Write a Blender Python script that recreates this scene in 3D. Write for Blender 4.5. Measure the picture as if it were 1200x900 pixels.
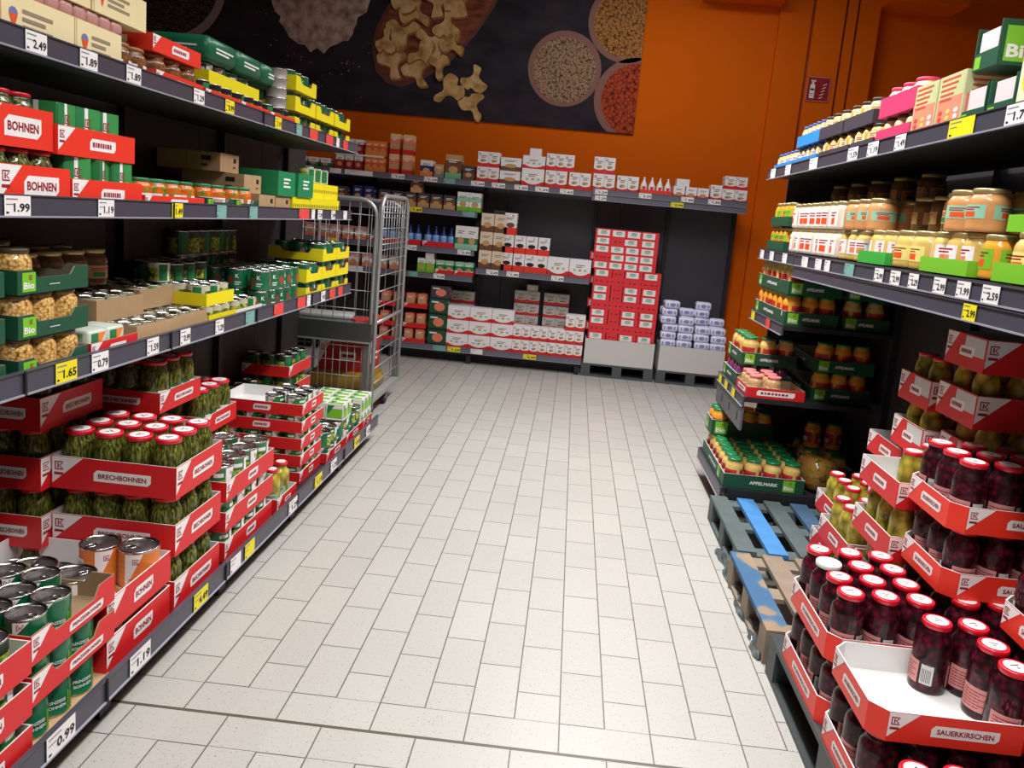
import bpy, math, random
from mathutils import Matrix, Vector
R = random.Random(7)
for o in list(bpy.data.objects):
    bpy.data.objects.remove(o)
SC = bpy.context.scene
COL = SC.collection

# ------------------------------------------------------------------ camera
CAM_H = 1.64
yaw, pit, rol, FPX, PX, PY = -.0406, .1597, -.0918, 916.0, 625.2, 403.4
cy, sy, cp, sp = math.cos(yaw), math.sin(yaw), math.cos(pit), math.sin(pit)
Fv = Vector((sy*cp, cy*cp, -sp)); Rv = Vector((cy, -sy, 0)); Dv = Fv.cross(Rv)
cr, sr = math.cos(rol), math.sin(rol)
Xc = cr*Rv + sr*Dv; Yc = sr*Rv - cr*Dv; Zc = -Fv
cam = bpy.data.cameras.new('camera'); camo = bpy.data.objects.new('camera', cam); COL.objects.link(camo)
camo.matrix_world = Matrix(((Xc.x, Yc.x, Zc.x, 0), (Xc.y, Yc.y, Zc.y, 0), (Xc.z, Yc.z, Zc.z, CAM_H), (0, 0, 0, 1)))
cam.sensor_fit = 'HORIZONTAL'; cam.sensor_width = 36; cam.lens = FPX*36/1200
cam.shift_x = (600-PX)/1200; cam.shift_y = (PY-450)/1200
cam.clip_start = .05
SC.camera = camo
# ------------------------------------------------------------------ light and exposure
w = bpy.data.worlds.new('world'); SC.world = w; w.use_nodes = True
w.node_tree.nodes['Background'].inputs[0].default_value = (1, .97, .93, 1)
w.node_tree.nodes['Background'].inputs[1].default_value = .22
SC.view_settings.view_transform = 'Standard'; SC.view_settings.look = 'None'
SC.view_settings.gamma = 1; SC.view_settings.use_curve_mapping = False
SC.view_settings.exposure = 0.30
LIGHTS = [  # x, y, z, size x, size y, power, spread: three strip lamps over the aisle, then broad unseen fill lamps added to lift walls and fronts
    (.35, 1.0, 3.6, .30, 2.0, 52, 130), (.35, 3.6, 3.6, .30, 2.0, 52, 130), (.35, 5.7, 3.6, .30, 1.3, 46, 130),
    (.6, 7.0, 4.5, 2.4, .8, 40, 180), (.3, -.6, 4.3, 2.4, 1.2, 42, 180), (.3, 3.2, 4.5, 2.0, 2.4, 44, 180)]

# ------------------------------------------------------------------ materials
MATS = {}
def mat(name, col, rough=.5, metal=0, coat=0, emit=0, noise=0, nscale=8, spec=.5, bump=0, alpha=None):
    if name in MATS: return MATS[name]
    m = bpy.data.materials.new(name); m.use_nodes = True; MATS[name] = m
    nt = m.node_tree; b = nt.nodes['Principled BSDF']
    b.inputs['Base Color'].default_value = (*col, 1)
    b.inputs['Roughness'].default_value = rough; b.inputs['Metallic'].default_value = metal
    b.inputs['Coat Weight'].default_value = coat; b.inputs['Coat Roughness'].default_value = .06
    b.inputs['Specular IOR Level'].default_value = spec
    if noise or bump:
        tc = nt.nodes.new('ShaderNodeTexCoord'); n = nt.nodes.new('ShaderNodeTexNoise')
        n.inputs['Scale'].default_value = nscale; n.inputs['Detail'].default_value = 4
        nt.links.new(tc.outputs['Object'], n.inputs['Vector'])
        if noise:
            mx = nt.nodes.new('ShaderNodeMix'); mx.data_type = 'RGBA'
            mx.inputs[6].default_value = (*[c*(1-noise) for c in col], 1)
            mx.inputs[7].default_value = (*[min(1, c*(1+noise)) for c in col], 1)
            nt.links.new(n.outputs['Fac'], mx.inputs[0]); nt.links.new(mx.outputs[2], b.inputs['Base Color'])
        if bump:
            bp = nt.nodes.new('ShaderNodeBump'); bp.inputs['Strength'].default_value = bump; bp.inputs['Distance'].default_value = .004
            nt.links.new(n.outputs['Fac'], bp.inputs['Height']); nt.links.new(bp.outputs[0], b.inputs['Normal'])
    return m
def s2l(*c):
    return tuple(((x/255+.055)/1.055)**2.4 if x > 10 else x/255/12.92 for x in c)
def C(name, r, g, b, **k): return mat(name, s2l(r, g, b), **k)

def ramp_mat(name, kind, scale, stops, stretch=(1, 1, 1), coat=1, rough=.4, bump=.6, metric='DISTANCE', out='Distance', randomness=1, detail=2, coord='Object'):
    """chunky contents seen through glass, or grains: voronoi or noise colours with a clear glossy coat"""
    if name in MATS: return MATS[name]
    m = bpy.data.materials.new(name); m.use_nodes = True; MATS[name] = m
    nt = m.node_tree; b = nt.nodes['Principled BSDF']
    tc = nt.nodes.new('ShaderNodeTexCoord'); mp = nt.nodes.new('ShaderNodeMapping'); mp.inputs['Scale'].default_value = stretch
    info = nt.nodes.new('ShaderNodeObjectInfo'); add = nt.nodes.new('ShaderNodeVectorMath'); add.operation = 'ADD'
    mul = nt.nodes.new('ShaderNodeMath'); mul.operation = 'MULTIPLY'; mul.inputs[1].default_value = 17
    nt.links.new(info.outputs['Random'], mul.inputs[0])
    nt.links.new(tc.outputs[coord], mp.inputs['Vector']); nt.links.new(mp.outputs[0], add.inputs[0]); nt.links.new(mul.outputs[0], add.inputs[1])
    if kind == 'voronoi':
        t = nt.nodes.new('ShaderNodeTexVoronoi'); t.inputs['Randomness'].default_value = randomness; fo = t.outputs[out]
    else:
        t = nt.nodes.new('ShaderNodeTexNoise'); t.inputs['Detail'].default_value = detail; fo = t.outputs['Fac']
    t.inputs['Scale'].default_value = scale
    nt.links.new(add.outputs[0], t.inputs['Vector'])
    cr_ = nt.nodes.new('ShaderNodeValToRGB'); cr_.color_ramp.elements.remove(cr_.color_ramp.elements[1])
    for i, (p, c) in enumerate(stops):
        e = cr_.color_ramp.elements[0] if i == 0 else cr_.color_ramp.elements.new(p)
        e.position = p; e.color = (*s2l(*c), 1)
    nt.links.new(fo, cr_.inputs[0]); nt.links.new(cr_.outputs[0], b.inputs['Base Color'])
    if bump:
        bp = nt.nodes.new('ShaderNodeBump'); bp.inputs['Strength'].default_value = bump; bp.inputs['Distance'].default_value = .004
        nt.links.new(fo, bp.inputs['Height']); nt.links.new(bp.outputs[0], b.inputs['Normal'])
    b.inputs['Roughness'].default_value = rough; b.inputs['Coat Weight'].default_value = coat; b.inputs['Coat Roughness'].default_value = .04
    b.inputs['Specular IOR Level'].default_value = .12; b.inputs['Coat IOR'].default_value = 1.42
    return m

RED = C('red card', 214, 30, 34, rough=.45)
RED2 = C('bright red card', 232, 52, 34, rough=.45)
DRED = C('dark red print', 150, 18, 30, rough=.5)
WHITE = C('white print', 238, 232, 230, rough=.5)
GREYW = C('grey white card inside', 206, 202, 198, rough=.7)
BLACK = C('black ink', 22, 20, 22, rough=.6)
GINK = C('grey ink', 130, 128, 132, rough=.6)
DGREEN = C('dark green card', 22, 78, 52, rough=.5)
GREEN = C('green print', 30, 120, 66, rough=.45)
LGREEN = C('light green print', 120, 190, 40, rough=.5)
YEL = C('yellow card', 238, 220, 14, rough=.5)
BROWN = C('brown cardboard', 176, 142, 104, rough=.8, noise=.08, nscale=30)
BROWN2 = C('brown cardboard inside', 150, 120, 90, rough=.85)
CREAM = C('cream card', 236, 218, 168, rough=.6)
SHELF = C('shelf black metal', 34, 32, 34, rough=.5)
SHELFD = C('shelf back panel', 40, 36, 38, rough=.6); SHELFB = C('back wall shelf panel', 66, 64, 72, rough=.55)  # recess shade put into the aisle panel colour; back wall panel kept lighter
RAIL = C('price rail grey', 68, 67, 78, rough=.35)
RAILB = C('back rail grey', 104, 104, 116, rough=.35)
RAILL = C('price rail lip', 150, 150, 160, rough=.3)
RAILW = C('price rail white', 225, 225, 232, rough=.3)
ORANGE_W = C('orange wall paint', 214, 96, 0, rough=.8, spec=.15, noise=.04, nscale=2)
ORANGE_D = C('orange wall joint', 130, 52, 8, rough=.7)
STEEL = C('zinc steel', 172, 174, 174, rough=.4, metal=.5)
TIN = C('tin metal', 190, 188, 182, rough=.22, metal=1)
TINL = C('tin lid', 96, 86, 86, rough=.42, metal=.6)
RUB = C('black rubber', 26, 26, 28, rough=.6)
LIDRED = C('red lid', 214, 24, 44, rough=.3, coat=.3)
LIDWH = C('white lid', 232, 234, 232, rough=.3, coat=.3)
LIDGR = C('green lid', 26, 122, 70, rough=.3, coat=.4)
LIDGO = C('gold lid', 186, 168, 120, rough=.3, metal=.5)
LIDBL = C('blue lid', 50, 96, 190, rough=.35)
LIDPK = C('pink lid', 232, 60, 100, rough=.35)
LIDDK = C('dark lid', 70, 56, 36, rough=.35)
PINK = C('pink card', 232, 56, 106, rough=.5)
BLUE = C('light blue card', 46, 140, 216, rough=.5)
LBLUE = C('pale blue print', 130, 178, 226, rough=.5)
NAVY = C('navy print', 34, 44, 110, rough=.4)
DKGREY = C('dark grey card', 66, 60, 70, rough=.5)
PINKL = C('pale pink label', 206, 138, 134, rough=.5)
TAN = C('tan print', 200, 150, 100, rough=.6)
OR = C('orange print', 236, 130, 50, rough=.45)
ORR = C('orange red print', 232, 84, 36, rough=.45)
SALM = C('salmon print', 232, 128, 96, rough=.5)
BRN = C('brown print', 112, 70, 46, rough=.5)
BEIGE = C('beige print', 226, 204, 178, rough=.55)
LILAC = C('lilac paper', 222, 222, 242, rough=.6, noise=.05, nscale=20)
LILD = C('blue lilac print', 136, 138, 190, rough=.6)
MINT = C('mint print', 150, 200, 170, rough=.5)
BEAN = ramp_mat('green beans in brine', 'noise', 95, [(.32, (30, 34, 10)), (.46, (66, 72, 22)), (.58, (100, 100, 36)), (.7, (140, 134, 62))], stretch=(1.6, 1.6, .38), bump=1, detail=1.5, coat=.7)
CHERRY = ramp_mat('dark sour cherries', 'voronoi', 48, [(0, (108, 12, 34)), (.3, (74, 6, 24)), (.55, (42, 4, 15)), (.85, (22, 2, 9))], bump=.35, coat=.7, rough=.5)
OLIVE = ramp_mat('yellow green gherkins', 'voronoi', 30, [(0, (206, 190, 88)), (.45, (166, 150, 50)), (.9, (92, 84, 26))], bump=.6, stretch=(1, 1, .8))
CHICK = ramp_mat('chickpeas', 'voronoi', 105, [(0, (240, 204, 140)), (.5, (214, 166, 92)), (.9, (120, 76, 36))], bump=.6)
APPLE = ramp_mat('apple sauce', 'noise', 12, [(.3, (206, 168, 84)), (.7, (232, 200, 122))], bump=0)
APRI = ramp_mat('orange fruit puree', 'noise', 12, [(.3, (222, 138, 40)), (.7, (240, 170, 60))], bump=0)
CARR = ramp_mat('carrots and peas', 'voronoi', 55, [(0, (240, 120, 30)), (.5, (214, 84, 20)), (.75, (110, 140, 40)), (1, (70, 90, 20))], bump=.5)
MIXB = ramp_mat('mixed vegetables', 'voronoi', 60, [(0, (240, 214, 120)), (.4, (170, 180, 60)), (.75, (90, 110, 30)), (1, (60, 60, 20))], bump=.4, out='Distance')
BROWNJ = ramp_mat('brown lentils', 'noise', 60, [(.3, (90, 56, 30)), (.7, (150, 96, 56))], bump=.2)
LENT = ramp_mat('pale lentils print', 'voronoi', 46, [(0, (186, 156, 124)), (.5, (146, 114, 88)), (.9, (52, 36, 28))], coat=0, bump=0, rough=.7)
GRAIN = ramp_mat('wheat grains print', 'voronoi', 40, [(0, (196, 142, 82)), (.5, (158, 104, 56)), (.9, (60, 36, 20))], coat=0, bump=0, rough=.7)
REDL = ramp_mat('red lentils print', 'voronoi', 30, [(0, (196, 88, 52)), (.5, (158, 58, 34)), (.9, (70, 24, 16))], coat=0, bump=0, rough=.7)
FLOUR = ramp_mat('flour print', 'noise', 9, [(.3, (120, 100, 92)), (.55, (196, 170, 156)), (.75, (216, 192, 178))], coat=0, bump=0, rough=.8, detail=8)
SEEDS = ramp_mat('dark seeds print', 'voronoi', 26, [(0, (112, 104, 98)), (.35, (66, 58, 58)), (.9, (30, 24, 26))], coat=0, bump=0, rough=.8, stretch=(1, 1, 2.2))
MUSH = ramp_mat('mushroom print', 'noise', 9, [(.3, (150, 108, 64)), (.5, (204, 164, 106)), (.7, (222, 190, 140))], coat=0, bump=0, rough=.8, detail=4)
SLATE = ramp_mat('slate print', 'noise', 3, [(.3, (38, 32, 38)), (.6, (52, 46, 52)), (.8, (64, 56, 60))], coat=0, bump=0, rough=.75, detail=8, stretch=(1, 1, 2))
WOODP = ramp_mat('wooden bowl print', 'noise', 5, [(.3, (92, 44, 34)), (.7, (150, 84, 62))], coat=0, bump=0, rough=.7, stretch=(1, 1, 3))
CLAYP = C('clay bowl print', 132, 88, 78, rough=.7)

# ------------------------------------------------------------------ mesh builder
TXT = {}
def glyphs(s):
    if s in TXT: return TXT[s]
    c = bpy.data.curves.new('t', 'FONT'); c.body = s; c.size = 1; c.resolution_u = 2; c.offset = .03
    o = bpy.data.objects.new('t', c); COL.objects.link(o)
    dg = bpy.context.evaluated_depsgraph_get(); me = o.evaluated_get(dg).to_mesh()
    vs = [(v.co.x, v.co.y) for v in me.vertices]; fs = [tuple(p.vertices) for p in me.polygons]
    o.evaluated_get(dg).to_mesh_clear(); bpy.data.objects.remove(o); bpy.data.curves.remove(c)
    x0 = min(v[0] for v in vs); x1 = max(v[0] for v in vs); y0 = min(v[1] for v in vs); y1 = max(v[1] for v in vs)
    h = max(y1-y0, .4)
    TXT[s] = ([((a-x0)/h, (b-y0)/h) for a, b in vs], fs, (x1-x0)/h); return TXT[s]

class MB:
    def __init__(s): s.v = []; s.f = []; s.m = []; s.sm = []; s.ms = []
    def mi(s, m):
        if m not in s.ms: s.ms.append(m)
        return s.ms.index(m)
    def add(s, vs, fs, m, smooth=False):
        k = len(s.v); s.v += [tuple(x) for x in vs]; i = s.mi(m)
        for f in fs: s.f.append(tuple(k+j for j in f)); s.m.append(i); s.sm.append(smooth)
    def box(s, x0, x1, y0, y1, z0, z1, m):
        s.add([(x0,y0,z0),(x1,y0,z0),(x1,y1,z0),(x0,y1,z0),(x0,y0,z1),(x1,y0,z1),(x1,y1,z1),(x0,y1,z1)],
              [(0,3,2,1),(4,5,6,7),(0,1,5,4),(1,2,6,5),(2,3,7,6),(3,0,4,7)], m)
    def rbox(s, x0, x1, y0, y1, z0, z1, m, r=.01, smooth=True):
        """box with rounded vertical and horizontal edges (soft pack)"""
        rings = [(z0, r), (z0+r*.3, r*.3), (z0+r, 0), (z1-r, 0), (z1-r*.3, r*.3), (z1, r)]
        vs = []; n = 12
        for z, ins in rings:
            for cx, cy_, a0 in ((x1-r, y1-r, 0), (x0+r, y1-r, 90), (x0+r, y0+r, 180), (x1-r, y0+r, 270)):
                for k in range(3):
                    a = math.radians(a0+45*k); rr = r-ins*.98
                    vs.append((cx+rr*math.cos(a), cy_+rr*math.sin(a), z))
        fs = []
        for j in range(len(rings)-1):
            for i in range(n): fs.append((j*n+i, j*n+(i+1) % n, (j+1)*n+(i+1) % n, (j+1)*n+i))
        fs.append(tuple(range(n-1, -1, -1))); fs.append(tuple((len(rings)-1)*n+i for i in range(n)))
        s.add(vs, fs, m, smooth)
    def prism(s, poly, z0, z1, m, top=None):
        n = len(poly)
        s.add([(x, y, z0) for x, y in poly]+[(x, y, z1) for x, y in poly],
              [tuple(range(n-1, -1, -1))]+[(i, (i+1) % n, n+(i+1) % n, n+i) for i in range(n)], m)
        s.add([(x, y, z1) for x, y in poly], [tuple(range(n))], top or m)
    def lathe(s, prof, n, ms, cx=0, cy_=0, smooth=True, caps=True):
        """prof list of (r, z); ms one material or one per segment"""
        k = len(s.v)
        for r, z in prof:
            for i in range(n):
                a = 2*math.pi*i/n; s.v.append((cx+r*math.cos(a), cy_+r*math.sin(a), z))
        for j in range(len(prof)-1):
            m = s.mi(ms[j] if isinstance(ms, list) else ms)
            for i in range(n):
                s.f.append((k+j*n+i, k+j*n+(i+1) % n, k+(j+1)*n+(i+1) % n, k+(j+1)*n+i)); s.m.append(m); s.sm.append(smooth)
        if caps:
            m0 = s.mi(ms[0] if isinstance(ms, list) else ms); m1 = s.mi(ms[-1] if isinstance(ms, list) else ms)
            s.f.append(tuple(k+i for i in range(n-1, -1, -1))); s.m.append(m0); s.sm.append(False)
            q = k+(len(prof)-1)*n
            s.f.append(tuple(q+i for i in range(n))); s.m.append(m1); s.sm.append(False)
    def tube(s, pts, r, m, n=6):
        pts = [Vector(p) for p in pts]; k = len(s.v); N = len(pts)
        ref = None
        for j, p in enumerate(pts):
            d = (pts[min(j+1, N-1)]-pts[max(j-1, 0)]).normalized()
            if ref is None: ref = Vector((0, 0, 1)) if abs(d.z) < .9 else Vector((1, 0, 0))
            a = d.cross(ref).normalized(); b = a.cross(d).normalized(); ref = b
            for i in range(n):
                t = 2*math.pi*i/n; s.v.append(tuple(p+a*(r*math.cos(t))+b*(r*math.sin(t))))
        q = s.mi(m)
        for j in range(N-1):
            for i in range(n):
                s.f.append((k+j*n+i, k+j*n+(i+1) % n, k+(j+1)*n+(i+1) % n, k+(j+1)*n+i)); s.m.append(q); s.sm.append(True)
        s.f.append(tuple(k+i for i in range(n-1, -1, -1))); s.m.append(q); s.sm.append(False)
        s.f.append(tuple(k+(N-1)*n+i for i in range(n))); s.m.append(q); s.sm.append(False)
    def mesh(s, name):
        me = bpy.data.meshes.new(name); me.from_pydata(s.v, [], s.f)
        for m in s.ms: me.materials.append(m)
        me.polygons.foreach_set('material_index', s.m); me.polygons.foreach_set('use_smooth', s.sm); me.update()
        return me

class Fr:
    """a flat face to print on: o lower-left corner, u to the right, v up, n outwards; (s,t) in metres"""
    def __init__(s, o, u, v, n=None):
        s.o = Vector(o); s.u = Vector(u).normalized(); s.v = Vector(v).normalized(); s.n = s.u.cross(s.v) if n is None else Vector(n)
    def P(s, a, b, e=0): return tuple(s.o+s.u*a+s.v*b+s.n*e)
    def poly(s, mb, pts, m, e=.0006): mb.add([s.P(a, b, e) for a, b in pts], [tuple(range(len(pts)))], m)
    def rect(s, mb, a0, a1, b0, b1, m, e=.0006): s.poly(mb, [(a0, b0), (a1, b0), (a1, b1), (a0, b1)], m, e)
    def text(s, mb, t, a, b, h, m, e=.0012, width=None, align='L'):
        vs, fs, w_ = glyphs(t); sx = h if width is None else width/w_
        off = -w_*sx/2 if align == 'C' else (-w_*sx if align == 'R' else 0)
        mb.add([s.P(a+off+x*sx, b+y*h, e) for x, y in vs], fs, m)
class Cy:
    """wrap-around printing on a cylinder of radius r about (cx,cy); s runs counter clockwise from angle a0"""
    def __init__(s, r, a0, z0, cx=0, cy_=0): s.r = r; s.a0 = a0; s.z0 = z0; s.cx = cx; s.cy = cy_
    def P(s, a, b, e=0):
        t = s.a0+a/s.r; return (s.cx+(s.r+e)*math.cos(t), s.cy+(s.r+e)*math.sin(t), s.z0+b)
    def rect(s, mb, a0, a1, b0, b1, m, e=.0006, k=None):
        k = k or max(1, int((a1-a0)/s.r/.26)+1)
        vs = []
        for i in range(k+1):
            a = a0+(a1-a0)*i/k; vs += [s.P(a, b0, e), s.P(a, b1, e)]
        mb.add(vs, [(2*i, 2*i+2, 2*i+3, 2*i+1) for i in range(k)], m, True)
    def tri(s, mb, a0, a1, b0, b1, m, e=.0009):
        """white corner mark: top edge a0..a1 at b1, narrowing to a0 at b0"""
        k = 4; vs = []
        for i in range(k+1):
            a = a0+(a1-a0)*i/k; vs += [s.P(a, b0+(b1-b0)*i/k, e), s.P(a, b1, e)]
        mb.add(vs, [(2*i, 2*i+2, 2*i+3, 2*i+1) for i in range(k)], m, True)
    text = Fr.text
    def poly(s, mb, pts, m, e=.0006): mb.add([s.P(a, b, e) for a, b in pts], [tuple(range(len(pts)))], m)

def kmark(fr, mb, a, b, h, m=DRED, e=.0012):
    """small square letter mark"""
    t = h*.13
    fr.poly(mb, [(a, b), (a+h, b), (a+h, b+t), (a, b+t)], m, e); fr.poly(mb, [(a, b+h-t), (a+h, b+h-t), (a+h, b+h), (a, b+h)], m, e)
    fr.poly(mb, [(a, b), (a+t, b), (a+t, b+h), (a, b+h)], m, e)
    fr.poly(mb, [(a+.3*h, b+.22*h), (a+.46*h, b+.22*h), (a+.46*h, b+.78*h), (a+.3*h, b+.78*h)], m, e)
    fr.poly(mb, [(a+.48*h, b+.5*h), (a+.8*h, b+.2*h), (a+.98*h, b+.2*h), (a+.62*h, b+.5*h)], m, e)
    fr.poly(mb, [(a+.48*h, b+.5*h), (a+.62*h, b+.5*h), (a+.98*h, b+.8*h), (a+.8*h, b+.8*h)], m, e)
def scribble(fr, mb, a, b, w_, h, m, rows=2, e=.0012):
    """lines of print too small to read"""
    for i in range(rows):
        y = b+h*(rows-1-i)/rows
        fr.rect(mb, a, a+w_*(1 if i % 2 == 0 else .75), y, y+h/rows*.5, m, e)

# ------------------------------------------------------------------ objects
LABELS = {}
def tag(o, label, cat, group=None, kind=None):
    if label:
        o['label'] = label; LABELS.setdefault(label, []).append((o.name, group))
    if cat: o['category'] = cat
    if group: o['group'] = group
    if kind: o['kind'] = kind
    return o
def ob(name, mesh, parent=None, loc=(0, 0, 0), rz=0, label=None):
    if isinstance(mesh, MB): mesh = mesh.mesh(name)
    o = bpy.data.objects.new(name, mesh); COL.objects.link(o); o.location = loc; o.rotation_euler = (0, 0, rz)
    if parent is not None: o.parent = parent
    if label: o['label'] = label
    return o
def struct(name, mb): o = ob(name, mb); o['kind'] = 'structure'; return o
class Spec:
    """a kind of thing: name + parts [(name, mesh, [sub-parts])], or one mesh"""
    def __init__(s, name, parts=None, mesh=None, size=(0, 0, 0)):
        s.name = name; s.mesh = mesh.mesh(name) if isinstance(mesh, MB) else mesh; s.size = size
        def cv(ps): return [(n, m.mesh(n) if isinstance(m, MB) else m, cv(sub), lab) for n, m, sub, lab in [(p+([], None))[:4] if len(p) == 2 else (p+(None,))[:4] for p in ps]]
        s.parts = cv(parts) if parts else None
def put(spec, loc, label, cat, group=None, rz=0, tilt=None):
    root = bpy.data.objects.new(spec.name, spec.mesh); COL.objects.link(root)
    root.location = loc; root.rotation_euler = tilt or (0, 0, rz)
    def kids(ps, par):
        for n, m, sub, lab in ps:
            c = bpy.data.objects.new(n, m); COL.objects.link(c); c.parent = par
            if lab: c['label'] = lab
            kids(sub, c)
    if spec.parts: kids(spec.parts, root)
    tag(root, label, cat, group)
    return root
ORD = ['first', 'second', 'third', 'fourth', 'fifth', 'sixth', 'seventh', 'eighth', 'ninth', 'tenth', 'eleventh', 'twelfth', 'thirteenth', 'fourteenth', 'fifteenth']

# ------------------------------------------------------------------ jars and cans
def jar(name, r, h, content, lid, labelf=None, lidr=.86, neck=.8, lidprint=True, lab_name=None):
    b = MB(); hl = .078*h if h > .14 else .12*h
    prof = [(r*.8, 0), (r*.95, .012*h), (r, .05*h), (r*.985, .12*h), (r, .2*h), (r, .66*h), (r*.985, .72*h), (r*.93, .78*h), (r*(neck+.04), .83*h), (r*neck, .87*h), (r*neck, h-hl*.6)]
    b.lathe(prof, 20, content)
    l = MB(); z = h-hl; rl = r*lidr
    l.lathe([(rl*.96, z), (rl, z+.1*hl), (rl, z+.8*hl), (rl*.95, h), (rl*.86, h), (rl*.84, h-.06*hl)], 20, lid)
    parts = []
    if lidprint:
        p = MB(); n = 18
        p.add([(rl*.74*math.cos(2*math.pi*i/n), rl*.74*math.sin(2*math.pi*i/n), h+.0004) for i in range(n)], [tuple(range(n))], WHITE)
        f = Fr((0, 0, h), (1, 0, 0), (0, 1, 0))
        kmark(f, p, -rl*.12, rl*.05, rl*.24, DRED, .0009); f.rect(p, -rl*.3, rl*.3, -rl*.18, -rl*.08, BLACK, .0009)
        parts = [('lid_print', p)]
    pl = [('jar_body', b), ('lid', l, parts)]
    if labelf:
        lb = MB(); labelf(lb, r, h); pl.append(('label', lb))
    return Spec(name, pl, size=(r, h))
def lab_bean(lb, r, h):
    for q in (0, math.pi):
        c = Cy(r, q, 0)
        c.rect(lb, 0, r*2.6, h*.05, h*.42, GREEN)
        c.tri(lb, r*1.4, r*2.2, h*.1, h*.42, WHITE); kmark(c, lb, r*1.75, h*.3, h*.09, DRED)
        c.rect(lb, r*.2, r*.8, h*.08, h*.38, WHITE, .0009)
        for i in range(5): c.rect(lb, r*(.25+.1*i), r*(.28+.1*i), h*.12, h*.3, BLACK, .0012)
def lab_cherry(lb, r, h):
    c = Cy(r, 0, 0)
    for q in (0, math.pi):
        c = Cy(r, q, 0)
        c.rect(lb, 0, r*1.5, h*.12, h*.44, PINKL)
        for i in range(6): c.rect(lb, r*.15, r*(1.35 if i % 2 else 1.1), h*(.16+.042*i), h*(.175+.042*i), DRED, .0009)
        c.rect(lb, r*1.65, r*2.3, h*.14, h*.42, GREYW)
        for i in range(6): c.rect(lb, r*(1.72+.085*i), r*(1.75+.085*i), h*.17, h*.36, BLACK, .0009)
def lab_small(bg, acc, b0=.12, b1=.55):
    def f(lb, r, h):
        for q in (0, math.pi*.66, math.pi*1.33):
            c = Cy(r, q, 0); c.rect(lb, 0, r*1.7, h*b0, h*b1, bg)
            c.rect(lb, r*.4, r*1.2, h*(b0+.12*(b1-b0)), h*(b0+.5*(b1-b0)), acc, .0009)
            scribble(c, lb, r*.3, h*(b0+.6*(b1-b0)), r*1.1, h*.3*(b1-b0), DRED if bg is not PINK else WHITE, 2, .0009)
    return f
def can(name, r, h, body, deco=None, lidm=TINL, pull=True, rim=TIN):
    b = MB(); z = .03*h
    b.lathe([(r*.97, 0), (r*1.02, .01*h), (r*1.02, .03*h), (r, .05*h), (r, .95*h), (r*1.02, .97*h), (r*1.02, h), (r*.95, h), (r*.94, h-.012)], 22,
            [rim, rim, rim, body, rim, rim, rim, rim], caps=False)
    b.add([(r*.97*math.cos(2*math.pi*i/22), r*.97*math.sin(2*math.pi*i/22), 0) for i in range(22)], [tuple(range(21, -1, -1))], rim)
    l = MB()
    l.lathe([(r*.945, h-.012), (r*.82, h-.0112), (r*.80, h-.013), (r*.62, h-.0125), (r*.60, h-.011), (.003, h-.011)], 22, lidm, caps=False)
    sub = []
    if pull:
        t = MB(); cx = r*.42
        t.tube([(cx+.26*r*math.cos(a*math.pi/5), .17*r*math.sin(a*math.pi/5), h-.0085) for a in range(11)], r*.045, TIN, 5)
        t.box(r*.1, r*.24, -.07*r, .07*r, h-.0105, h-.0075, TIN)
        sub = [('pull_tab', t)]
    pl = [('can_body', b), ('can_lid', l, sub)]
    if deco:
        d = MB(); deco(d, r, h); pl.append(('label', d))
    return Spec(name, pl, size=(r, h))
def deco_green(d, r, h):
    for q in (0, math.pi*.66, math.pi*1.33):
        c = Cy(r, q, 0)
        for i in range(5):                       # green beans printed upright
            c.rect(d, r*(.02+.1*i), r*(.08+.1*i), h*.08, h*(.5+.09*(i % 3)), LGREEN if i % 2 else C('bean print', 70, 120, 40), .0007)
        c.rect(d, r*.62, r*.86, h*.08, h*.92, GREYW, .0007)
        c.tri(d, r*.62, r*1.4, h*.55, h*.94, WHITE, .001); kmark(c, d, r*.82, h*.74, h*.15, DRED, .0014)
        c.text(d, 'PRINZESS', r*.98, h*.36, h*.085, WHITE, .0012); c.text(d, 'BOHNEN', r*1.02, h*.22, h*.085, WHITE, .0012)
def deco_orange(d, r, h):
    for q in (0, math.pi):
        c = Cy(r, q, 0)
        c.rect(d, r*.0, r*.5, h*.2, h*.75, WHITE, .0008)
        scribble(c, d, r*.06, h*.25, r*.38, h*.45, GINK, 9)
        c.tri(d, r*1.1, r*2.0, h*.15, h*.94, WHITE, .001); kmark(c, d, r*1.5, h*.72, h*.12, DRED, .0014)
        c.rect(d, r*1.3, r*2.0, h*.08, h*.4, CHICK, .0012)
        for i in range(6): c.rect(d, r*.55, r*1.15, h*(.15+.12*i), h*(.16+.12*i), C('orange line', 206, 96, 40), .0008)
def deco_mix(d, r, h):
    for q in (0, math.pi*.66, math.pi*1.33):
        c = Cy(r, q, 0)
        c.rect(d, r*.05, r*.85, h*.08, h*.6, MIXB, .0007)
        c.tri(d, r*.9, r*1.7, h*.2, h*.94, WHITE, .0008); kmark(c, d, r*1.25, h*.7, h*.15, DRED, .0012)
        c.rect(d, r*.1, r*.75, h*.68, h*.8, WHITE, .0007)
def deco_veg(d, r, h):
    for q in (0, math.pi):
        c = Cy(r, q, 0); c.rect(d, r*.1, r*2.0, h*.1, h*.7, MIXB, .0007); c.rect(d, r*2.1, r*2.9, h*.1, h*.9, GREEN, .0007)
def deco_beanbowl(d, r, h):
    for q in (0, math.pi*.66, math.pi*1.33):
        c = Cy(r, q, 0)
        c.poly(d, [(r*(.75+.32*math.cos(t*math.pi/5)), h*(.42+.26*math.sin(t*math.pi/5))) for t in range(10)], C('red bean print', 150, 84, 56), .0012)
        c.text(d, 'K', r*1.25, h*.55, h*.2, WHITE); scribble(c, d, r*1.2, h*.2, r*.6, h*.22, WHITE, 2)
TEAL = C('dark green can label', 18, 112, 72, rough=.3, coat=.3)
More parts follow.
